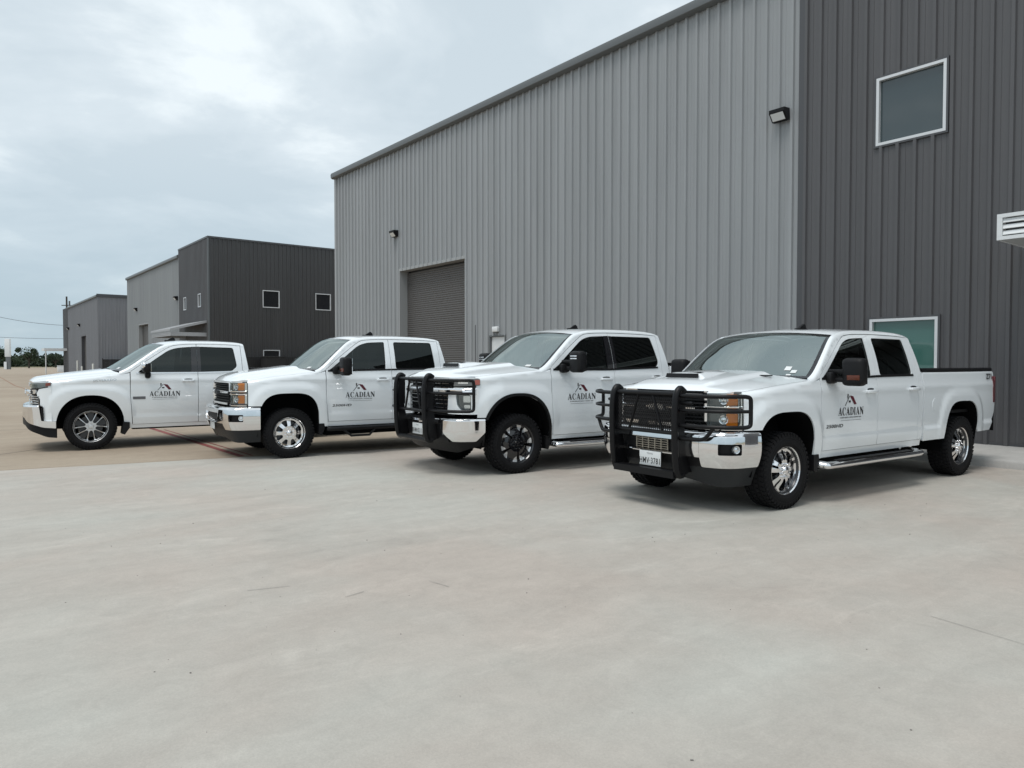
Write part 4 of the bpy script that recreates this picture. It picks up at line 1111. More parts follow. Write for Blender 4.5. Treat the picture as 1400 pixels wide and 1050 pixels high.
    # small slots at the back of the hood
    if sty == 'heavy' and 'scoop' in opt:
        for sd in (-1, 1):
            z0_ = hood_z(.18, sd * .55); MB().rbox((.15, sd * .57, z0_ + .002), (.05, .20, .012), .005, Matrix.Rotation(R(sd * -12), 3, 'Z')).build('washer_vent', BLACKP, hood)
    # ---- windshield, roof, cowl
    wrow = []; xs_list = np.linspace(st['wx'], st['wtop'] + .03, 16); nv2 = 25
    for i, xs in enumerate(xs_list):
        t = i / 15; ye, ze = edge(xs, Sl, cr_); ye -= .003; bow = st['wbow'] * (1 - t) + .13 * t
        wrow.append([(xs - bow * (1 - v * v), v * ye, ze - .012 + (.012 + .035 * t) * (1 - v * v)) for v in np.linspace(-1, 1, nv2)])
    ws = MB().grid(wrow).build('windshield', WSHIELD, T, 60)
    def wpt(t, v, d=.003):
        i = min(14, int(t * 15)); f_ = t * 15 - i; j_ = (v + 1) / 2 * (nv2 - 1); k_ = min(nv2 - 2, int(j_)); g_ = j_ - k_
        q_ = lambda i_, k2: Vector(wrow[i_][k2])
        p_ = (q_(i, k_) * (1 - f_) + q_(i + 1, k_) * f_) * (1 - g_) + (q_(i, k_ + 1) * (1 - f_) + q_(i + 1, k_ + 1) * f_) * g_
        n_ = (q_(i + 1, k_) - q_(i, k_)).cross(q_(i, k_ + 1) - q_(i, k_)).normalized(); n_ = n_ if n_.z > 0 else -n_
        return p_ + n_ * d
    # dark ceramic border
    fb = MB(); V2 = np.linspace(-1, 1, 25)
    fb.grid([[wpt(0, v, .002) for v in V2], [wpt(.06, v, .002) for v in V2]]); fb.grid([[wpt(.95, v, .002) for v in V2], [wpt(1, v, .002) for v in V2]])
    for sd in (-1, 1): fb.grid([[wpt(t, sd, .002) for t in np.linspace(0, 1, 16)], [wpt(t, sd * .955, .002) for t in np.linspace(0, 1, 16)]])
    fb.build('glass_border', BLACKG, ws, 60)
    MB().grid([[wpt(t, v, -.006) for v in np.linspace(-.12, .12, 5)] for t in (.84, .95)]).build('mirror_patch', DASHM, ws)
    if 'stickers' in opt:
        for (v, t, a, b) in ((-.72, .17, .07, .075), (-.80, .12, .06, .06), (-.77, .06, .05, .03)):
            MB().grid([[wpt(t + b * i_, v + a * j_, .0045) for j_ in (-.5, .5)] for i_ in (0, 1)]).build('sticker', PLATE, ws, 0)
    if 'sticker' in opt:
        MB().grid([[wpt(.07 + .05 * i_, -.74 + .09 * j_, .0045) for j_ in (-.5, .5)] for i_ in (0, 1)]).build('sticker', PLATE, ws, 0)
    for v0 in (-.55, .12):
        p_ = [wpt(.01, v0, .02), wpt(.03, v0 + .22, .016), wpt(.05, v0 + .48, .012)]
        MB().tube(p_, .008, 6).build('wiper', BLACKP, ws)
    cw = MB(); hr_ = hoodf[-1]
    cw.grid([[(x - .03, y, z - .03) for x, y, z in [hr_[int(round(k * (nv - 1) / 24))] for k in range(25)]], [(x - .005, y, z - .028) for x, y, z in wrow[0]]]).build('cowl', BLACKP, T)
    rrow = []
    for i in range(21):
        u = i / 20; xs = st['wtop'] + .03 + (st['cT'] - st['wtop'] - .03) * u; ye, ze = edge(xs, Sl, cr_); ye -= .002
        bow = .13 * (1 - u) ** 3 if u < 1 else 0; back = .03 * u ** 3
        rrow.append([(xs - bow * (1 - v * v) + back * (1 - v * v), v * ye, ze + .035 * (1 - abs(v) ** 2.4) + (-.012 if u == 0 else 0) + .006 * math.cos(v * math.pi * 3) * sstep(.03, .2, u) * (1 - abs(v))) for v in np.linspace(-1, 1, 29)])
    roof = MB().grid(rrow).build('roof', PAINT, T, 60)
    xa_ = 1.72 if sty != 'light' else 1.42
    za = max(p[2] for p in min(rrow, key=lambda r_: abs(r_[14][0] - xa_)))
    an_ = MB(); an_.prism([(-.09, -.01), (.10, -.01), (.085, .045), (.05, .07), (.02, .055), (-.05, .012)], lambda x, z: (xa_ + x, -.016, za + z), lambda x, z: (xa_ + x, .016, za + z))
    an_.rbox((xa_, 0, za + .002), (.2, .065, .022), .01); an_.build('antenna', BLACKP, roof)
    # rear of cab
    bk = []
    for z in list(np.linspace(db, zb, 6)) + list(np.linspace(zb + .03, Sl(st['cT']) - .05, 6)):
        x = st['cB'] if z <= zb else st['cB'] + (st['cT'] + .012 - st['cB']) * (z - zb) / (Sl(st['cT']) - .045 - zb)
        bk.append([(x + .02 * (1 - v * v), v * (hw(x, z) - .001), z) for v in np.linspace(-1, 1, 11)])
    ye, ze = edge(st['cT'], Sl, cr_)
    bk.append([(p[0], p[1], p[2] - .004) for p in [rrow[-1][int(round(k * 28 / 10))] for k in range(11)]])
    cb_ = MB().grid(bk).build('cab_back', PAINT, T, 60)
    MB().grid([[(st['cB'] + (st['cT'] - st['cB']) * (z - zb) / (Sl(st['cT']) - zb) + .035, y, z) for y in np.linspace(-.64, .64, 3)] for z in (zb + .04, Sl(st['cT']) - .10)]).build('rear_window', BLACKG, cb_, 0)
    MB().rbox((st['cT'] + .04, 0, Sl(st['cT']) - .03), (.03, .30, .035), .01).build('brake_lamp', REDL, cb_)
    # ---- cargo bed inside, tailgate, bumper
    bx0, bx1, bz = st['bx0'], st['bx1'], st['bz']
    MB().box(((bx0 + bx1) / 2, 0, .86), (bx1 - bx0 - .08, 1.76, .04)).build('bed_floor', BLACKP, T, 0)
    MB().box((bx0 + .02, 0, 1.08), (.04, 1.84, .62)).build('bed_front', PAINT, T, 0)
    tg = MB().rbox((bx1 - .025, 0, 1.06), (.06, 1.66, .72), .02).build('tailgate', PAINT, T); MB().rbox((bx1 + .012, 0, 1.26), (.03, .26, .07), .01).build('handle', BLACKP, tg)
    rb = MB().grid([[(bx1 + .10 - .10 * abs(v) ** 4, v * (W - .05), z) for v in np.linspace(-1, 1, 15)] for z in (.55, .60, .76, .80)] + [[(bx1 - .04 - .10 * abs(v) ** 4, v * (W - .07), .805) for v in np.linspace(-1, 1, 15)]]).build('rear_bumper', BLACKP if 'dark_rear' in opt else CHROME, T, 40)
    # ---- underside
    MB().box((1.9, 0, .62), (4.9, 1.08, .28)).build('underbody_and_shade_box', DARK, T, 0)
    MB().box((1.72, 0, .44), (2.1, 1.46, .26)).build('underbody_and_shade_box', DARK, T, 0)  # extra box hung low and wide, added to deepen the shade under the truck
    for y in (-.42, .42): MB().box((2.1, y, .46), (5.4, .09, .14)).build('frame_rail', DARK, T, 0)
    for x in (0, wb):
        a_ = MB(); a_.tube([(x, -.74, st['Rw']), (x, .74, st['Rw'])], .055, 10); a_.rbox((x, .08, st['Rw']), (.32, .34, .32), .12, n=3); a_.build('axle', DARK, T)
    MB().box((-.28, 0, .86), (.92, 1.06, .5)).build('engine_block', DARK, T, 0)
    MB().box((.50, 0, .95), (.06, 1.66, .75)).build('firewall', DARK, T, 0)
    MB().tube([(.9, .25, .36), (2.4, .25, .36), (3.1, .3, .38)], .09, 10).build('exhaust', DARK, T)
    MB().rbox((2.2, -.52, .50), (1.3, .34, .26), .06).build('fuel_tank', DARK, T)
    MB().box((1.85, 0, .80), (1.95, 1.6, .06)).build('cab_floor', SEATM, T, 0)
    # ---- interior
    zd = zb - .02
    MB().grid([[(x, y, z) for y in np.linspace(-.82, .82, 5)] for x, z in ((.30, zd - .07), (.55, zd - .01), (.80, zd), (.92, zd - .05), (.95, zd - .35))]).build('dashboard', DASHM, T, 60)
    stw = MB(); c_ = Vector((1.02, -.42, zd - .06)); ax_ = Matrix.Rotation(R(-62), 3, 'Y')
    stw.tube([c_ + ax_ @ Vector((.19 * math.cos(a), .19 * math.sin(a), 0)) for a in np.linspace(0, 2 * math.pi, 25)], .015, 8, False); stw.tube([c_ + ax_ @ Vector((0, .19, 0)), c_, c_ + ax_ @ Vector((0, -.19, 0))], .02, 6); stw.tube([c_, c_ + Vector((-.25, 0, -.12))], .03, 8)
    stw.build('steering_wheel', BLACKP, T)
    for xs, zz in ((1.45, zd - .42), (2.25, zd - .42)):
        for y in (-.42, .42):
            s_ = MB(); s_.rbox((xs, y, zz), (.52, .52, .18), .07); s_.rbox((xs + .27, y, zz + .36), (.16, .50, .62), .07, Matrix.Rotation(R(10), 3, 'Y')); s_.rbox((xs + .34, y, zz + .76), (.10, .26, .18), .045); s_.build('seat', SEATM, T, 50)
    # ---- mirrors
    for sd in (-1, 1):
        if sty == 'light':
            y_ = W + .13; z_ = zb + .09
            mh = MB().rbox((.86, sd * (y_ + .01), z_), (.13, .25, .17), .04, n=3).build('mirror', BLACKP, T)
            MB().rbox((.842, sd * (y_ + .015), z_ + .035), (.125, .235, .115), .04, n=3).build('mirror_cap', CHROME, mh); MB().rbox((.90, sd * (W - .02), zb - .04), (.10, .14, .13), .04).build('mirror_foot', BLACKP, mh)
            MB().box((.927, sd * y_, z_ + .0), (.006, .21, .14)).build('mirror_glass', CHROME, mh, 0)
        else:
            z_ = zb + (.075 if sty == 'heavy' else .10); y_ = W + .215; xm = .84
            mh = MB().rbox((xm, sd * y_, z_), (.15, .24, .30), .05, n=3).build('mirror', BLACKP, T, 50)
            ar = MB(); ar.rbox((xm - .03, sd * (W + .05), z_ + .005), (.07, .32, .045), .015); ar.rbox((xm - .03, sd * (W + .02), z_ - .085), (.08, .26, .05), .018); ar.build('mirror_arm', BLACKP, mh)
            MB().rbox((xm - .06, sd * (W - .01), zb + .01), (.16, .09, .13), .04).build('mirror_foot', BLACKP, mh)
            MB().box((xm + .076, sd * y_, z_), (.006, .20, .26)).build('mirror_glass', CHROME, mh, 0)
            if sty == 'heavy': MB().rbox((xm - .070, sd * (y_ + .025), z_ - .06), (.02, .14, .055), .008).build('marker_lamp', pmat('dim_amber', (.10, .022, .008), .2), mh)
            else:
                for q_ in (0, .035): MB().rbox((xm - .073, sd * y_, z_ + .045 + q_), (.012, .14, .018), .005).build('marker_lamp', CHROME, mh)
        sheet('mirror_sail', [[(st['g1'][0][0] - .03, st['g1'][0][1] - .02), (st['g1'][0][0] + .16, st['g1'][0][1] - .02), (st['g1'][0][0] + .16, st['g1'][0][1] + .115), (st['g1'][0][0] - .01, st['g1'][0][1] + .005)]], smap(sd, d=.004), BLACKP, WIN[sd][0], .05, (), .008, -sd) if sty != 'light' else None
    # ---- company mark and badges on the driver's and passenger's doors
    for sd in (-1, 1):
        mp_ = smap(sd, d=.0035); cx = 1.18 if sty != 'newheavy' else 1.10
        wr = (lambda u, z: mp_(u, z)) if sd < 0 else (lambda u, z: mp_(2 * cx - u, z))
        door_logo(WIN[sd][0], cx, zb - .44 + (.0 if sty != 'light' else .01) + (.03 if low else 0), wr)
        if sty == 'heavy':
            V, F = text_loops('2500HD', .052, .12, .02); flat_on('badge', [(u * 1.75, v) for u, v in V], F, (lambda u, v: mp_(.86 + u, .80 + v)) if sd < 0 else (lambda u, v: mp_(.86 - u, .80 + v)), INK, WIN[sd][0])
        if sty == 'light':
            sheet('badge', [round_poly(rect(.655, .86, .865, .915), .01) + []], smap(sd, d=.004), INKG, WIN[sd][0], .05, (), .003, -sd)
            V, F = text_loops('SILVERADO', .05); m2_ = smap(sd, zt, fr, d=.004)
            flat_on('badge', [(u * 1.35, v) for u, v in V], F, (lambda u, v: m2_(.22 + u, zt(.2) - .105 + v + .07 * u)) if sd < 0 else (lambda u, v: m2_(.22 - u, zt(.2) - .105 + v + .07 * u)), CHROME_D, fe)
        if 'z71' in opt:
            V, F = text_loops('Z71', .105, .15); m2_ = smap(sd, d=.009)
            flat_on('decal', [(u * 1.25, v) for u, v in V], F, (lambda u, v: m2_(bx1 - .20 + u, bz - .115 + v)) if sd < 0 else (lambda u, v: m2_(bx1 - .20 - u, bz - .115 + v)), INK, T)
    FRONT[sty](T, st, locals())
    if 'guard' in opt: grille_guard(T, st, sty)
    return T

# ------------------------------------------------------------------ front ends
def plate(T, x, y, z, txt, rz=0.):
    p = empty('license_plate', (x, y, z), rz, T)
    b = MB().rbox((0, 0, 0), (.008, .305, .155), .004).build('plate_blank', PLATE, p)
    V, F = text_loops(txt, .086, 0, .012, 1.12); flat_on('plate_text', [(u * .74, v) for u, v in V], F, lambda u, v: Vector((-.0055, -u, v - .052)), INK, p)
    V, F = text_loops('TEXAS', .026, 0, .0, 1.2); flat_on('plate_text', V, F, lambda u, v: Vector((-.0055, -u, v + .042)), INKG, p)
    return p
def emblem(T, x, z, s, mat=GOLD):
    pts = [(-1, -.22), (-.42, -.22), (-.42, -.36), (.30, -.36), (.36, -.22), (1, -.22), (.9, .22), (.42, .22), (.42, .36), (-.30, .36), (-.36, .22), (-.9, .22)]
    MB().prism(pts, lambda u, v: (x, -u * s, z + v * s), lambda u, v: (x + .02, -u * s * 1.04, z + v * s * 1.06)).build('emblem', mat, T, 0)
def bars(name, T, fm, s0, s1, zs, h, mat, n=24, dd=.018):
    for z in zs:
        S = np.linspace(s0, s1, n)
        MB().grid([[fm(s, z - h / 2) for s in S], [fm(s, z - h * .2) + Vector((-dd, 0, 0)) for s in S], [fm(s, z + h * .2) + Vector((-dd, 0, 0)) for s in S], [fm(s, z + h / 2) for s in S]]).build(name, mat, T, 30)
def mesh_insert(T, fm, s0, s1, z0, z1, pitch, mat, name='grille_mesh'):
    m = MB(); k = int((s1 - s0 + z1 - z0) / pitch)
    for sl in (1, -1):
        for i in range(-int((z1 - z0) / pitch) - 1, int((s1 - s0) / pitch) + 2 + int((z1 - z0) / pitch)):
            s_a = s0 + i * pitch
            pts = [(s_a + sl * t, z0 + t if True else 0) for t in np.linspace(0, z1 - z0, 5)]
            pts = [p for p in pts if s0 <= p[0] <= s1]
            if len(pts) < 2: continue
            m.tube([fm(*p) for p in pts], .004, 4, False)
    o = m.build(name, mat, T, 30); o['kind'] = 'stuff'
    return o
def lamp_disc(T, fm, s, z, r, mat_ring=CHROME, parent=None, name='projector'):
    c = fm(s, z); n = (fm(s + .01, z) - fm(s - .01, z)).cross(Vector((0, 0, 1))).normalized()
    if n.x > 0: n = -n
    q_ = Vector((0, -1, 0)).rotation_difference(n).to_matrix(); m = MB()
    pr = [(.001, -.012), (r * .55, -.008), (r * .62, .0), (r * .8, .004), (r * .86, -.012), (r, -.014), (r * 1.04, .01)]
    vs = MB().lathe(pr, 20); m.add([c + q_ @ Vector(v) for v in vs.v], vs.f); return m.build(name, mat_ring, parent or T, 50)
def bumper_face(T, L, sty, s0, s_end, z0, z1, dfun, holes=(), mat=CHROME):
    out = []
    rect, fmaps = L['rect'], L['fmaps']
    for sd in (-1, 1):
        fm = fmaps(sd, 0, dfun)
        out.append(sheet('bumper', [round_poly(rect(s0, s_end, z0, z1), .02)] + [round_poly(h, .012) for h in holes], fm, mat, T, .05, (), .03, -sd))
    return out
def front_heavy(T, st, L):
    rect, fmapc, fmaps, s_at = L['rect'], L['fmapc'], L['fmaps'], L['s_at']; opt = L['opt']
    se = s_at(-.625); zg0, zg1 = st['zg']; bz0, bz1 = st['bump']
    zm = 1.048
    g = sheet('grille', [rect(-.60, .60, zg0, zg1 - .01)], fmapc(-.06), BLACKP, T, .12, (), 0, -1)
    sheet('grille_surround', [round_poly(rect(-.615, .615, zg0 - .01, zg1 - .006), .02), round_poly(rect(-.575, .575, zg0 + .022, zg1 - .035), .02)], fmapc(.004), CHROME, g, .08, (), .05, -1)
    bars('grille_bar', g, fmapc(-.035), -.57, .57, [zg0 + .055, zg0 + .095, zg0 + .135, 1.10, 1.135, 1.17], .016, GREYP)
    mesh_insert(g, fmapc(-.045), -.57, .57, zg0 + .02, zg1 - .04, .045, GREYP)
    bars('grille_crossbar', g, fmapc(.0), -.60, .60, [zm], .052, CHROME, dd=.025)
    emblem(g, st['nose'] - .05, zm, .105, CHROME_D if 'guard' in opt else GREYP)
    for sd in (-1, 1):
        hl = sheet('headlight', [round_poly(rect(.62, se, zg0 - .005, zg1 - .012), .02)], fmaps(sd, -.035), HOUSE, T, .05, (), .02, -sd)
        for (a, b) in ((zg0 + .015, zm - .035), (zm + .035, zg1 - .03)):
            sheet('lamp_bowl', [rect(.65, .74, a + .01, b - .01)], fmaps(sd, -.028), CLEARL if 'guard' not in opt else HOUSE, hl, .05, (), .01, -sd)
            sheet('turn_signal', [round_poly(rect(se - .17, se - .055, a + .006, b - .006), .01)], fmaps(sd, -.012), AMBER, hl, .04, (), .02, -sd)
            lamp_disc(hl, fmaps(sd, -.012), .785, (a + b) / 2, .045, CLEARL)
            sheet('running_lamp', [rect(se - .048, se - .012, a, b)], fmaps(sd, -.008), CLEARL, hl, .04, (), .012, -sd)
            sheet('lens', [rect(.625, se - .004, a - .004, b + .004)], fmaps(sd, .0), LENS, hl, .06, (), .012, -sd)
        S = np.linspace(.60, se - .004, 16); f0 = fmaps(sd, .002)
        for zc in (zm - .022, zm + .022):
            MB().grid([[f0(s, zc - .012) for s in S], [f0(s, zc - .006) + Vector((-.014, 0, 0)) for s in S], [f0(s, zc + .006) + Vector((-.014, 0, 0)) for s in S], [f0(s, zc + .012) for s in S]]).build('chrome_strip', CHROME, hl, 40)
        MB().grid([[f0(s, zg0 - .03) + Vector((.02, 0, 0)) for s in S], [f0(s, zg0 - .022) + Vector((-.012, 0, 0)) for s in S], [f0(s, zg0 - .008) + Vector((-.012, 0, 0)) for s in S], [f0(s, zg0) + Vector((.02, 0, 0)) for s in S]]).build('chrome_strip', CHROME, hl, 40)
    # bumper
    sE = s_at(-.455)
    dB = lambda s, z: (.115 * (1 - sstep(.75, sE, s)) + .012) - .05 * max(0, (z0_ - z) / .2) ** 2 + .012 * math.sin(min(1, max(0, (z - bz0) / (bz1 - bz0))) * math.pi)
    z0_ = bz0 + .2
    bp = bumper_face(T, L, 'heavy', .60, sE, bz0, bz1 - .045, dB, [rect(.765, .94, .605, .715)])
    B = bp[0]
    S = np.linspace(-sE, sE, 61); f_ = fmapc(0, dB)
    tops = [[f_(s, bz1 - .047) for s in S]]
    for k in range(1, 7):
        a = k / 6 * math.pi / 2; tops.append([fmapc(-.055 * (1 - math.cos(a)), dB)(s, bz1 - .047 + .047 * math.sin(a)) for s in S])
    tops.append([fmapc(-.10, lambda s, z: .02)(s, bz1 + .004) for s in S])
    ld = MB().grid(tops).build('bumper_ledge', CHROME, T, 60)
    # centre section: chrome bands, dark opening, grille insert
    cB = lambda s, z: dB(s, z) + .0
    sheet('bumper_centre', [rect(-.598, .598, bz0 + .10, bz1 - .048), rect(-.43, .43, bz0 + .125, bz1 - .10)], fmapc(.0, cB), CHROME, T, .07, (), .04, -1)
    ins = sheet('lower_grille', [rect(-.44, .44, bz0 + .115, bz1 - .09)], fmapc(-.045, cB), BLACKP, T, .1, (), 0, -1)
    TAN = MATS.get('oil_cooler') or pmat('oil_cooler', (.40, .36, .30), .4, .6)
    if 'guard' in opt:
        bars('cooler_bar', ins, fmapc(-.035, cB), -.22, .22, [bz0 + .145 + k * .024 for k in range(5)], .012, TAN, 8, .012)
        for s in np.linspace(-.22, .22, 6): MB().box(fmapc(-.035, cB)(s, bz0 + .193), (.014, .012, .115)).build('cooler_bar', TAN, ins, 0)
    sheet('bumper_lower', [rect(-.598, .598, bz0 - .005, bz0 + .098)], fmapc(-.012, cB), BLACKP, T, .08, (), .03, -1)
    bars('chrome_strip', ins, fmapc(.003, cB), -.34, .34, [bz0 + .112], .024, CHROME, 16, .012)
    for sd in (-1, 1):
        fp = sheet('fog_pocket', [rect(.76, .945, .60, .72)], fmaps(sd, -.05, dB), BLACKP, T, .05, (), 0, -sd)
        MB().grid([[fmaps(sd, d_, dB)(s, z) for (s, z) in densify(round_poly(rect(.765, .94, .605, .715), .012), .03)] for d_ in (0, -.05)]).build('pocket_wall', BLACKP, fp, 30)
        lamp_disc(fp, fmaps(sd, -.03, dB), .885 if 'guard' in opt else .905, .66, .038, CLEARL, fp, 'fog_light')
    vz = st['val']
    dV = lambda s, z: dB(s, bz0) - .012 - .10 * ((bz0 - z) / .2)
    Sx = np.linspace(-sE, sE, 41)
    low = [(s, vz + .06 * (1 - sstep(.3, .75, abs(s)))) for s in Sx]
    sheet('valance', [low + [(s, bz0 + .002) for s in Sx[::-1]]], fmapc(0, dV), GREYP, T, .07, (), .02, -1)
    plate(T, fmapc(.03, cB)(0, bz0 + .09).x - .0, -.02, bz0 + .035, 'HMV·3781') if 'guard' in opt else plate(T, fmapc(.01, cB)(0, .5).x, 0, bz0 + .06, '')
def front_newheavy(T, st, L):
    rect, fmapc, fmaps, s_at = L['rect'], L['fmapc'], L['fmaps'], L['s_at']
    se = s_at(-.60); zg0, zg1 = st['zg']; bz0, bz1 = st['bump']
    g = sheet('grille', [rect(-.66, .66, zg0, zg1 - .01)], fmapc(-.06), BLACKP, T, .12, (), 0, -1)
    bars('grille_bar', g, fmapc(-.03), -.60, .60, [zg0 + .05 + .055 * k for k in range(9)], .024, BLACKG)
    mesh_insert(g, fmapc(-.045), -.62, .62, zg0 + .02, zg1 - .04, .05, GREYP)
    bars('grille_crossbar', g, fmapc(.0), -.62, .62, [1.135], .07, CHROME_D, dd=.02)
    emblem(g, st['nose'] - .045, 1.135, .14, GREYP)
    for sd in (-1, 1):
        # white surround with a vertical lamp
        out = round_poly([(.58, zg0 + .03), (se, zg0 + .03), (se, 1.185), (.70, 1.185), (.60, 1.10)], .03)
        lamp = round_poly([(.74, 1.09), (.96, 1.09), (.96, .875), (.85, .865), (.76, .95)], .03)
        sr = sheet('headlight_surround', [out, lamp], fmaps(sd, .004), PAINT, T, .05, (), .04, -sd)
        hl = sheet('headlight', [[(p[0] * 1.0, p[1]) for p in lamp]], fmaps(sd, -.03), HOUSE, T, .05, (), 0, -sd)
        sheet('lamp_bowl', [round_poly(rect(.85, .95, .99, 1.075), .01)], fmaps(sd, -.015), CLEARL, hl, .04, (), .015, -sd)
        sheet('lamp_bowl', [round_poly(rect(.86, .945, .88, .955), .01)], fmaps(sd, -.02), CLEARL, hl, .04, (), .01, -sd)
        sheet('lens', [lamp], fmaps(sd, -.004), LENS, hl, .06, (), 0, -sd)
        st_ = sheet('upper_lamp', [round_poly([(.70, 1.20), (se + .02, 1.215), (se + .02, 1.30), (.72, 1.295)], .012)], fmaps(sd, .0), HOUSE, T, .05, (), .03, -sd)
        sheet('running_lamp', [rect(.78, se - .14, 1.235, 1.275)], fmaps(sd, .006), CLEARL, st_, .05, (), .01, -sd)
        sheet('side_marker', [round_poly(rect(se - .05, se + .015, 1.225, 1.29), .01)], fmaps(sd, .006), pmat('marker_pink', (.42, .11, .085), .2, 0, .6), st_, .05, (), .01, -sd)
        S = np.linspace(.60, se - .02, 16); f0 = fmaps(sd, .004)
        MB().grid([[f0(s, 1.09) for s in S], [f0(s, 1.10) + Vector((-.025, 0, 0)) for s in S], [f0(s, 1.155) + Vector((-.025, 0, 0)) for s in S], [f0(s, 1.175) for s in S]]).build('chrome_strip', CHROME, sr, 40)
        sheet('nose_panel', [[(.60, 1.30), (se, 1.305), (se, st['zg'][1] - .012), (.60, st['zg'][1] - .018)]], fmaps(sd, .0), PAINT, T, .06, (), .02, -sd)
    sE = s_at(-.52)
    dB = lambda s, z: (.10 * (1 - sstep(.75, sE, s)) + .012) - .05 * max(0, (bz0 + .16 - z) / .16) ** 2
    for sd in (-1, 1):
        lp = round_poly([(.56, bz1 - .16), (.62, bz1 - .20), (.74, bz0 + .02), (sE - .12, bz0 + .02), (sE, bz0 + .14), (sE, bz1 - .03), (.56, bz1 - .03)], .02)
        b = sheet('bumper', [lp], fmaps(sd, 0, dB), CHROME, T, .05, (), .03, -sd)
        S = np.linspace(.56, sE, 26); tops = []
        for k in range(7):
            a = k / 6 * math.pi / 2; tops.append([fmaps(sd, -.04 * (1 - math.cos(a)), dB)(s, bz1 - .032 + .032 * math.sin(a)) for s in S])
        tops.append([fmaps(sd, -.07, lambda s, z: .01)(s, bz1 + .003) for s in S]); MB().grid(tops).build('bumper_ledge', CHROME, b, 60)
        MB().grid([[fmaps(sd, -.02, dB)(s, z) for s in np.linspace(.57, .68, 4)] for z in (bz0 + .10, bz0 + .17)]).build('fog_light', CLEARL, b, 30)
    Sx = np.linspace(-sE, sE, 41)
    sheet('valance', [[(s, st['val'] + .10 * sstep(.6, sE, abs(s))) for s in Sx] + [(s, bz0 + .16 * sstep(sE - .14, sE, abs(s)) + .04) for s in Sx[::-1]]], fmapc(-.035, dB), BLACKP, T, .06, (), .02, -1)
    sheet('bumper_centre', [rect(-.66, .66, bz0, bz1 - .0)], fmapc(-.02, dB), BLACKP, T, .08, (), .02, -1)
    bars('chrome_strip', T, fmapc(.0, dB), -.55, .55, [bz1 - .045], .07, CHROME, 20, .02)
    plate(T, fmapc(.02, dB)(0, .58).x, 0.0, .60, 'BVM·8211')
def front_light(T, st, L):
    rect, fmapc, fmaps, s_at = L['rect'], L['fmapc'], L['fmaps'], L['s_at']
    se = s_at(-.585); zg0, zg1 = st['zg']; bz0, bz1 = st['bump']
    g = sheet('grille', [rect(-.80, .80, zg0 - .02, zg1 - .015)], fmapc(-.05), BLACKP, T, .12, (), 0, -1)
    bars('grille_bar', g, fmapc(-.02), -.62, .62, [.82, .86, .90, 1.12, 1.155], .020, CHROME_D)
    bars('grille_crossbar', g, fmapc(.012), -.66, .66, [1.01], .085, CHROME, dd=.035)
    bars('grille_bar', g, fmapc(.0), -.60, .60, [.945], .02, CHROME)
    emblem(g, st['nose'] - .055, 1.01, .13, CHROME_D)
    for sd in (-1, 1):
        up = round_poly([(.56, 1.075), (.86, 1.085), (se, 1.12), (se + .012, 1.185), (.56, 1.165)], .012)
        hl = sheet('headlight', [up], fmaps(sd, -.005), pmat('bright_housing', (.30, .32, .33), .2, .2, .5), T, .05, (), .04, -sd)
        sheet('lamp_bowl', [round_poly([(.66, 1.095), (.84, 1.10), (.84, 1.155), (.66, 1.15)], .01)], fmaps(sd, .004), CLEARL, hl, .05, (), .01, -sd)
        sheet('turn_signal', [round_poly([(se - .085, 1.115), (se - .01, 1.13), (se, 1.178), (se - .075, 1.172)], .008)], fmaps(sd, .005), pmat('marker_red', (.50, .075, .04), .2, 0, .6), hl, .05, (), .01, -sd)
        sheet('lens', [up], fmaps(sd, .009), LENS, hl, .06, (), .01, -sd)
        lw = round_poly([(.60, .985), (.80, .99), (.82, 1.06), (.60, 1.055)], .012)
        sheet('lamp_bowl', [lw], fmaps(sd, .01), CLEARL, hl, .05, (), .03, -sd)
        s2 = s_at(-.66)
        # white corner panel round the lower lamps
        sheet('nose_panel', [round_poly([(.825, 1.0), (.87, 1.072), (se + .01, 1.108), (se + .01, .845), (.885, .845), (.885, .90), (.835, .955)], .01)], fmaps(sd, .0), PAINT, T, .05, (), .03, -sd)
        sheet('nose_panel', [[(.885, .785), (.93, .775), (.945, .515), (se + .01, .515), (se + .01, .85), (.885, .85)]], fmaps(sd, .0), PAINT, T, .05, (), .03, -sd)
        bars('chrome_strip', g, fmaps(sd, .0), .60, .872, [.83, .87, .91, .945], .02, CHROME_D, 8)
    sE = s_at(-.515)
    dB = lambda s, z: .085 * (1 - sstep(.70, sE, s)) + .012
    for sd in (-1, 1):
        lp = round_poly([(0.0, .585), (.55, .575), (.75, .50), (.95, .42), (sE, .40), (sE, bz0 + .02), (.93, bz0 + .03), (.90, bz1 - .02), (0.0, bz1 - .04)], [.0, .05, .05, .05, .01, .01, .02, .01, .0])
        b = sheet('bumper', [lp], fmaps(sd, 0, dB), CHROME, T, .06, (), .03, -sd)
        S = np.linspace(0.0, .89, 20); tops = []
        for k in range(6):
            a = k / 5 * math.pi / 2; tops.append([fmaps(sd, -.05 * (1 - math.cos(a)), dB)(s, bz1 - .041 + .02 * s / .9 + .035 * math.sin(a)) for s in S])
        tops.append([fmaps(sd, -.09, lambda s, z: .0)(s, bz1 + .01) for s in S]); MB().grid(tops).build('bumper_ledge', CHROME, b, 60)
        MB().grid([[fmaps(sd, d_, dB)(s, z) for s in (.915, .955)] for z, d_ in ((bz0 + .045, -.02), (bz1 - .03, -.02))]).build('air_curtain', BLACKP, b, 30)
    Sx = np.linspace(-sE, sE, 41)
    dV = lambda s, z: dB(s, z) + -.004 * (1 - sstep(.6, .9, s)) - .02 * sstep(.6, .9, s)
    vt = lambda s: float(np.interp(abs(s), [0, .5, .72, .95, sE], [.59, .58, .505, .425, .405])); vb = lambda s: float(np.interp(abs(s), [0, .6, .8, 1.0, sE], [.47, .45, .35, .25, .235]))
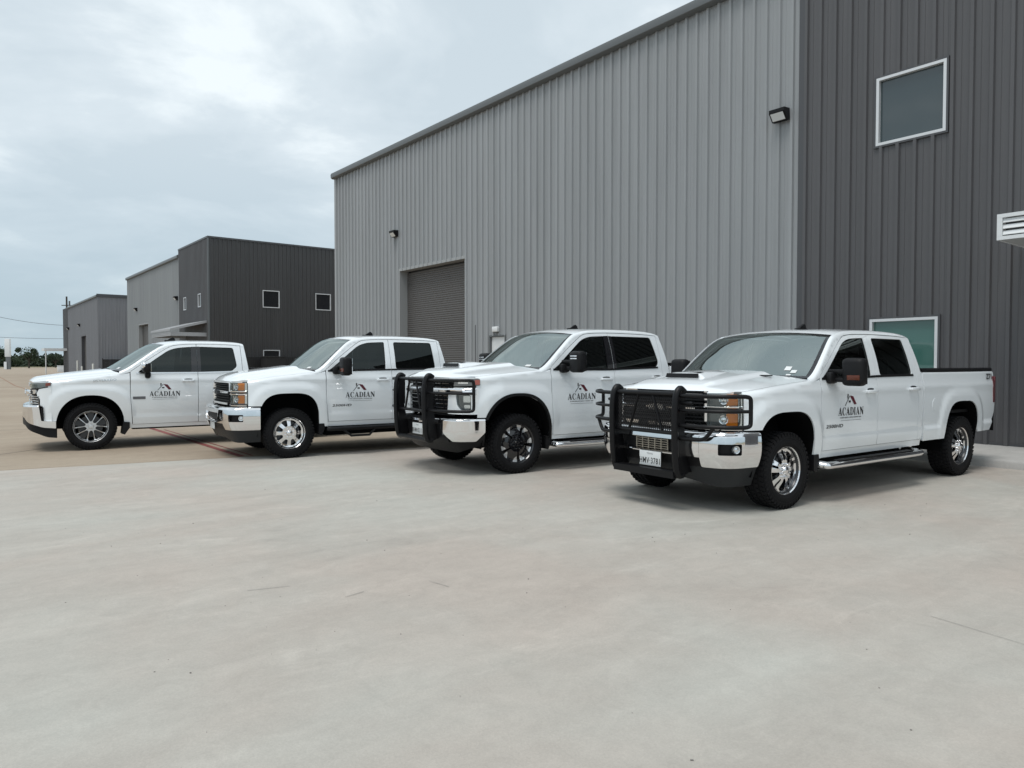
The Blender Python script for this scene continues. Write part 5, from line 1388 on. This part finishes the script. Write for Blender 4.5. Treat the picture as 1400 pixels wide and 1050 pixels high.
    sheet('valance', [[(s, vb(s)) for s in Sx] + [(s, vt(s)) for s in Sx[::-1]]], fmapc(0, dV), BLACKP, T, .06, (), .03, -1)
FRONT = {'heavy': front_heavy, 'newheavy': front_newheavy, 'light': front_light}
def grille_guard(T, st, sty):
    """black tube and plate guard bolted in front of the grille"""
    G = empty('grille_guard', (0, 0, 0), 0, T)
    nw = sty == 'newheavy'
    xg = -1.09 if not nw else -1.13; zt_ = 1.24 if not nw else 1.335; zb_ = .37 if not nw else .46; yu = .45
    for sd in (-1, 1):
        pr = [(xg + .16, zb_ + .02), (xg + .05, zb_), (xg + .01, zb_ + .14), (xg - .012, zb_ + .38), (xg - .012, zt_ - .20), (xg + .01, zt_ - .05), (xg + .045, zt_ + .005), (xg + .085, zt_ + .005), (xg + .115, zt_ - .03), (xg + .105, zt_ - .22), (xg + .10, zb_ + .45), (xg + .15, zb_ + .20)]
        MB().prism(round_poly(pr, .03, 3), lambda x, z: (x, sd * (yu - .022), z), lambda x, z: (x, sd * (yu + .022), z)).build('upright', POWDER, G, 30)
        MB().tube(smooth_path([(xg + .10, sd * yu, zb_ + .01), (xg + .03, sd * yu, zb_ + .02), (xg - .005, sd * yu, zb_ + .16), (xg - .02, sd * yu, zb_ + .42), (xg - .02, sd * yu, zt_ - .20), (xg, sd * yu, zt_ - .05), (xg + .05, sd * yu, zt_ + .01), (xg + .11, sd * yu, zt_ - .02)], 6), .036, 10).build('upright_tube', POWDER, G, 60)
        # headlamp hoops
        z3 = (zt_ - .055, zt_ - .20, zt_ - .355) if not nw else (zt_ - .05, zt_ - .22, zt_ - .455)
        xe, ye = (-.70, 1.045) if not nw else (-.74, 1.06)
        def path(z, dz=0): return [(xg + .03, sd * (yu + .02), z), (xg + .05, sd * .62, z), (xg + .10, sd * .80, z), (xg + .20, sd * .945, z), (xe - .06, sd * (ye - .02), z)]
        top = smooth_path(path(z3[0]), 5); bot = smooth_path(path(z3[2]), 5)
        end = smooth_path([(xe - .06, sd * (ye - .02), z3[0]), (xe - .01, sd * (ye - .002), z3[0] - .015), (xe, sd * ye, z3[0] - .07), (xe, sd * ye, (z3[0] + z3[2]) / 2), (xe, sd * ye, z3[2] + .07), (xe - .01, sd * (ye - .002), z3[2] + .015), (xe - .06, sd * (ye - .02), z3[2])], 4)
        MB().tube(top + end[1:] + bot[::-1][1:], .021, 8).build('lamp_hoop', POWDER, G, 60)
        MB().tube(smooth_path(path(z3[1])[:-1] + [(xe, sd * ye, z3[1])], 5), .017, 8).build('lamp_bar', POWDER, G, 60)
        if not nw:
            MB().tube(smooth_path([(xg + .03, sd * (yu + .02), z3[2] - .13), (xg + .06, sd * .66, z3[2] - .13), (xg + .09, sd * .74, z3[2] - .11), (xg + .115, sd * .82, z3[2] - .01)], 5), .020, 8).build('brace', POWDER, G, 60)
            MB().tube([(xg + .05, sd * (yu + .01), zt_ - .13), (xg + .07, sd * .60, zt_ - .13)], .017, 8).build('brace', POWDER, G)
    for z, r in ((zt_ - .04, .024), (zt_ - .44 if not nw else zt_ - .47, .020)):
        MB().tube([(xg + .03, -yu, z), (xg + .03, yu, z)], r, 10).build('crossbar', POWDER, G)
    MB().tube([(xg + .02, -yu, zb_ + .02), (xg + .02, yu, zb_ + .02)], .03, 10).build('crossbar', POWDER, G)
    if not nw: MB().box((xg + .05, 0, zb_ + .01), (.14, .86, .07)).build('lower_plate', POWDER, G, 0)
    for sd in (-1, 1):
        MB().tube([(xg + .03, sd * .10, zt_ - .05), (xg + .03, sd * .24, zt_ - (.44 if not nw else .47))], .015, 8).build('strut', POWDER, G)
        MB().box((xg + .19, sd * yu, zb_ + .10), (.22, .03, .14)).build('bracket', POWDER, G, 0)
    if not nw:
        m = MB(); z0, z1 = zt_ - .43, zt_ - .06; p_ = .028
        for sl in (1, -1):
            for i in range(-40, 60):
                s0 = -.43 + i * p_; pts = [(s0 + sl * t * .62, z0 + t) for t in np.linspace(0, z1 - z0, 9)]; pts = [q_ for q_ in pts if abs(q_[0]) <= .43]
                if len(pts) > 1: m.tube([(xg + .035, a, b) for a, b in (pts[0], pts[-1])], .0045, 4, False)
        o = m.build('guard_mesh', POWDER, G, 30); o['kind'] = 'stuff'

pickup('white pickup with black mesh grille guard and chrome steps, parked by the kerb', (6.94, 5.119), R(-2.81), 'heavy_low', 'five', ('guard', 'scoop', 'chrome_step', 'stickers', 'z71', 'dark_rear'))
pickup('white pickup with black wheels, black wheel-arch trim and open-tube grille guard', (6.327, 8.758), R(-4.81), 'newheavy', 'black', ('guard', 'scoop', 'chrome_step', 'sticker', 'dark_rear'))
pickup('white pickup with bare chrome grille, amber lamps, chrome eight-window wheels and black steps', (4.502, 12.263), R(-4.81), 'heavy', 'eight', ('black_step', 'sticker', 'dark_rear'))
pickup('white pickup with chrome mirror caps, slim headlights, mud flaps and machined twin-spoke wheels', (2.212, 15.501), R(-4.81), 'light', 'double', ('flaps', 'sticker'))
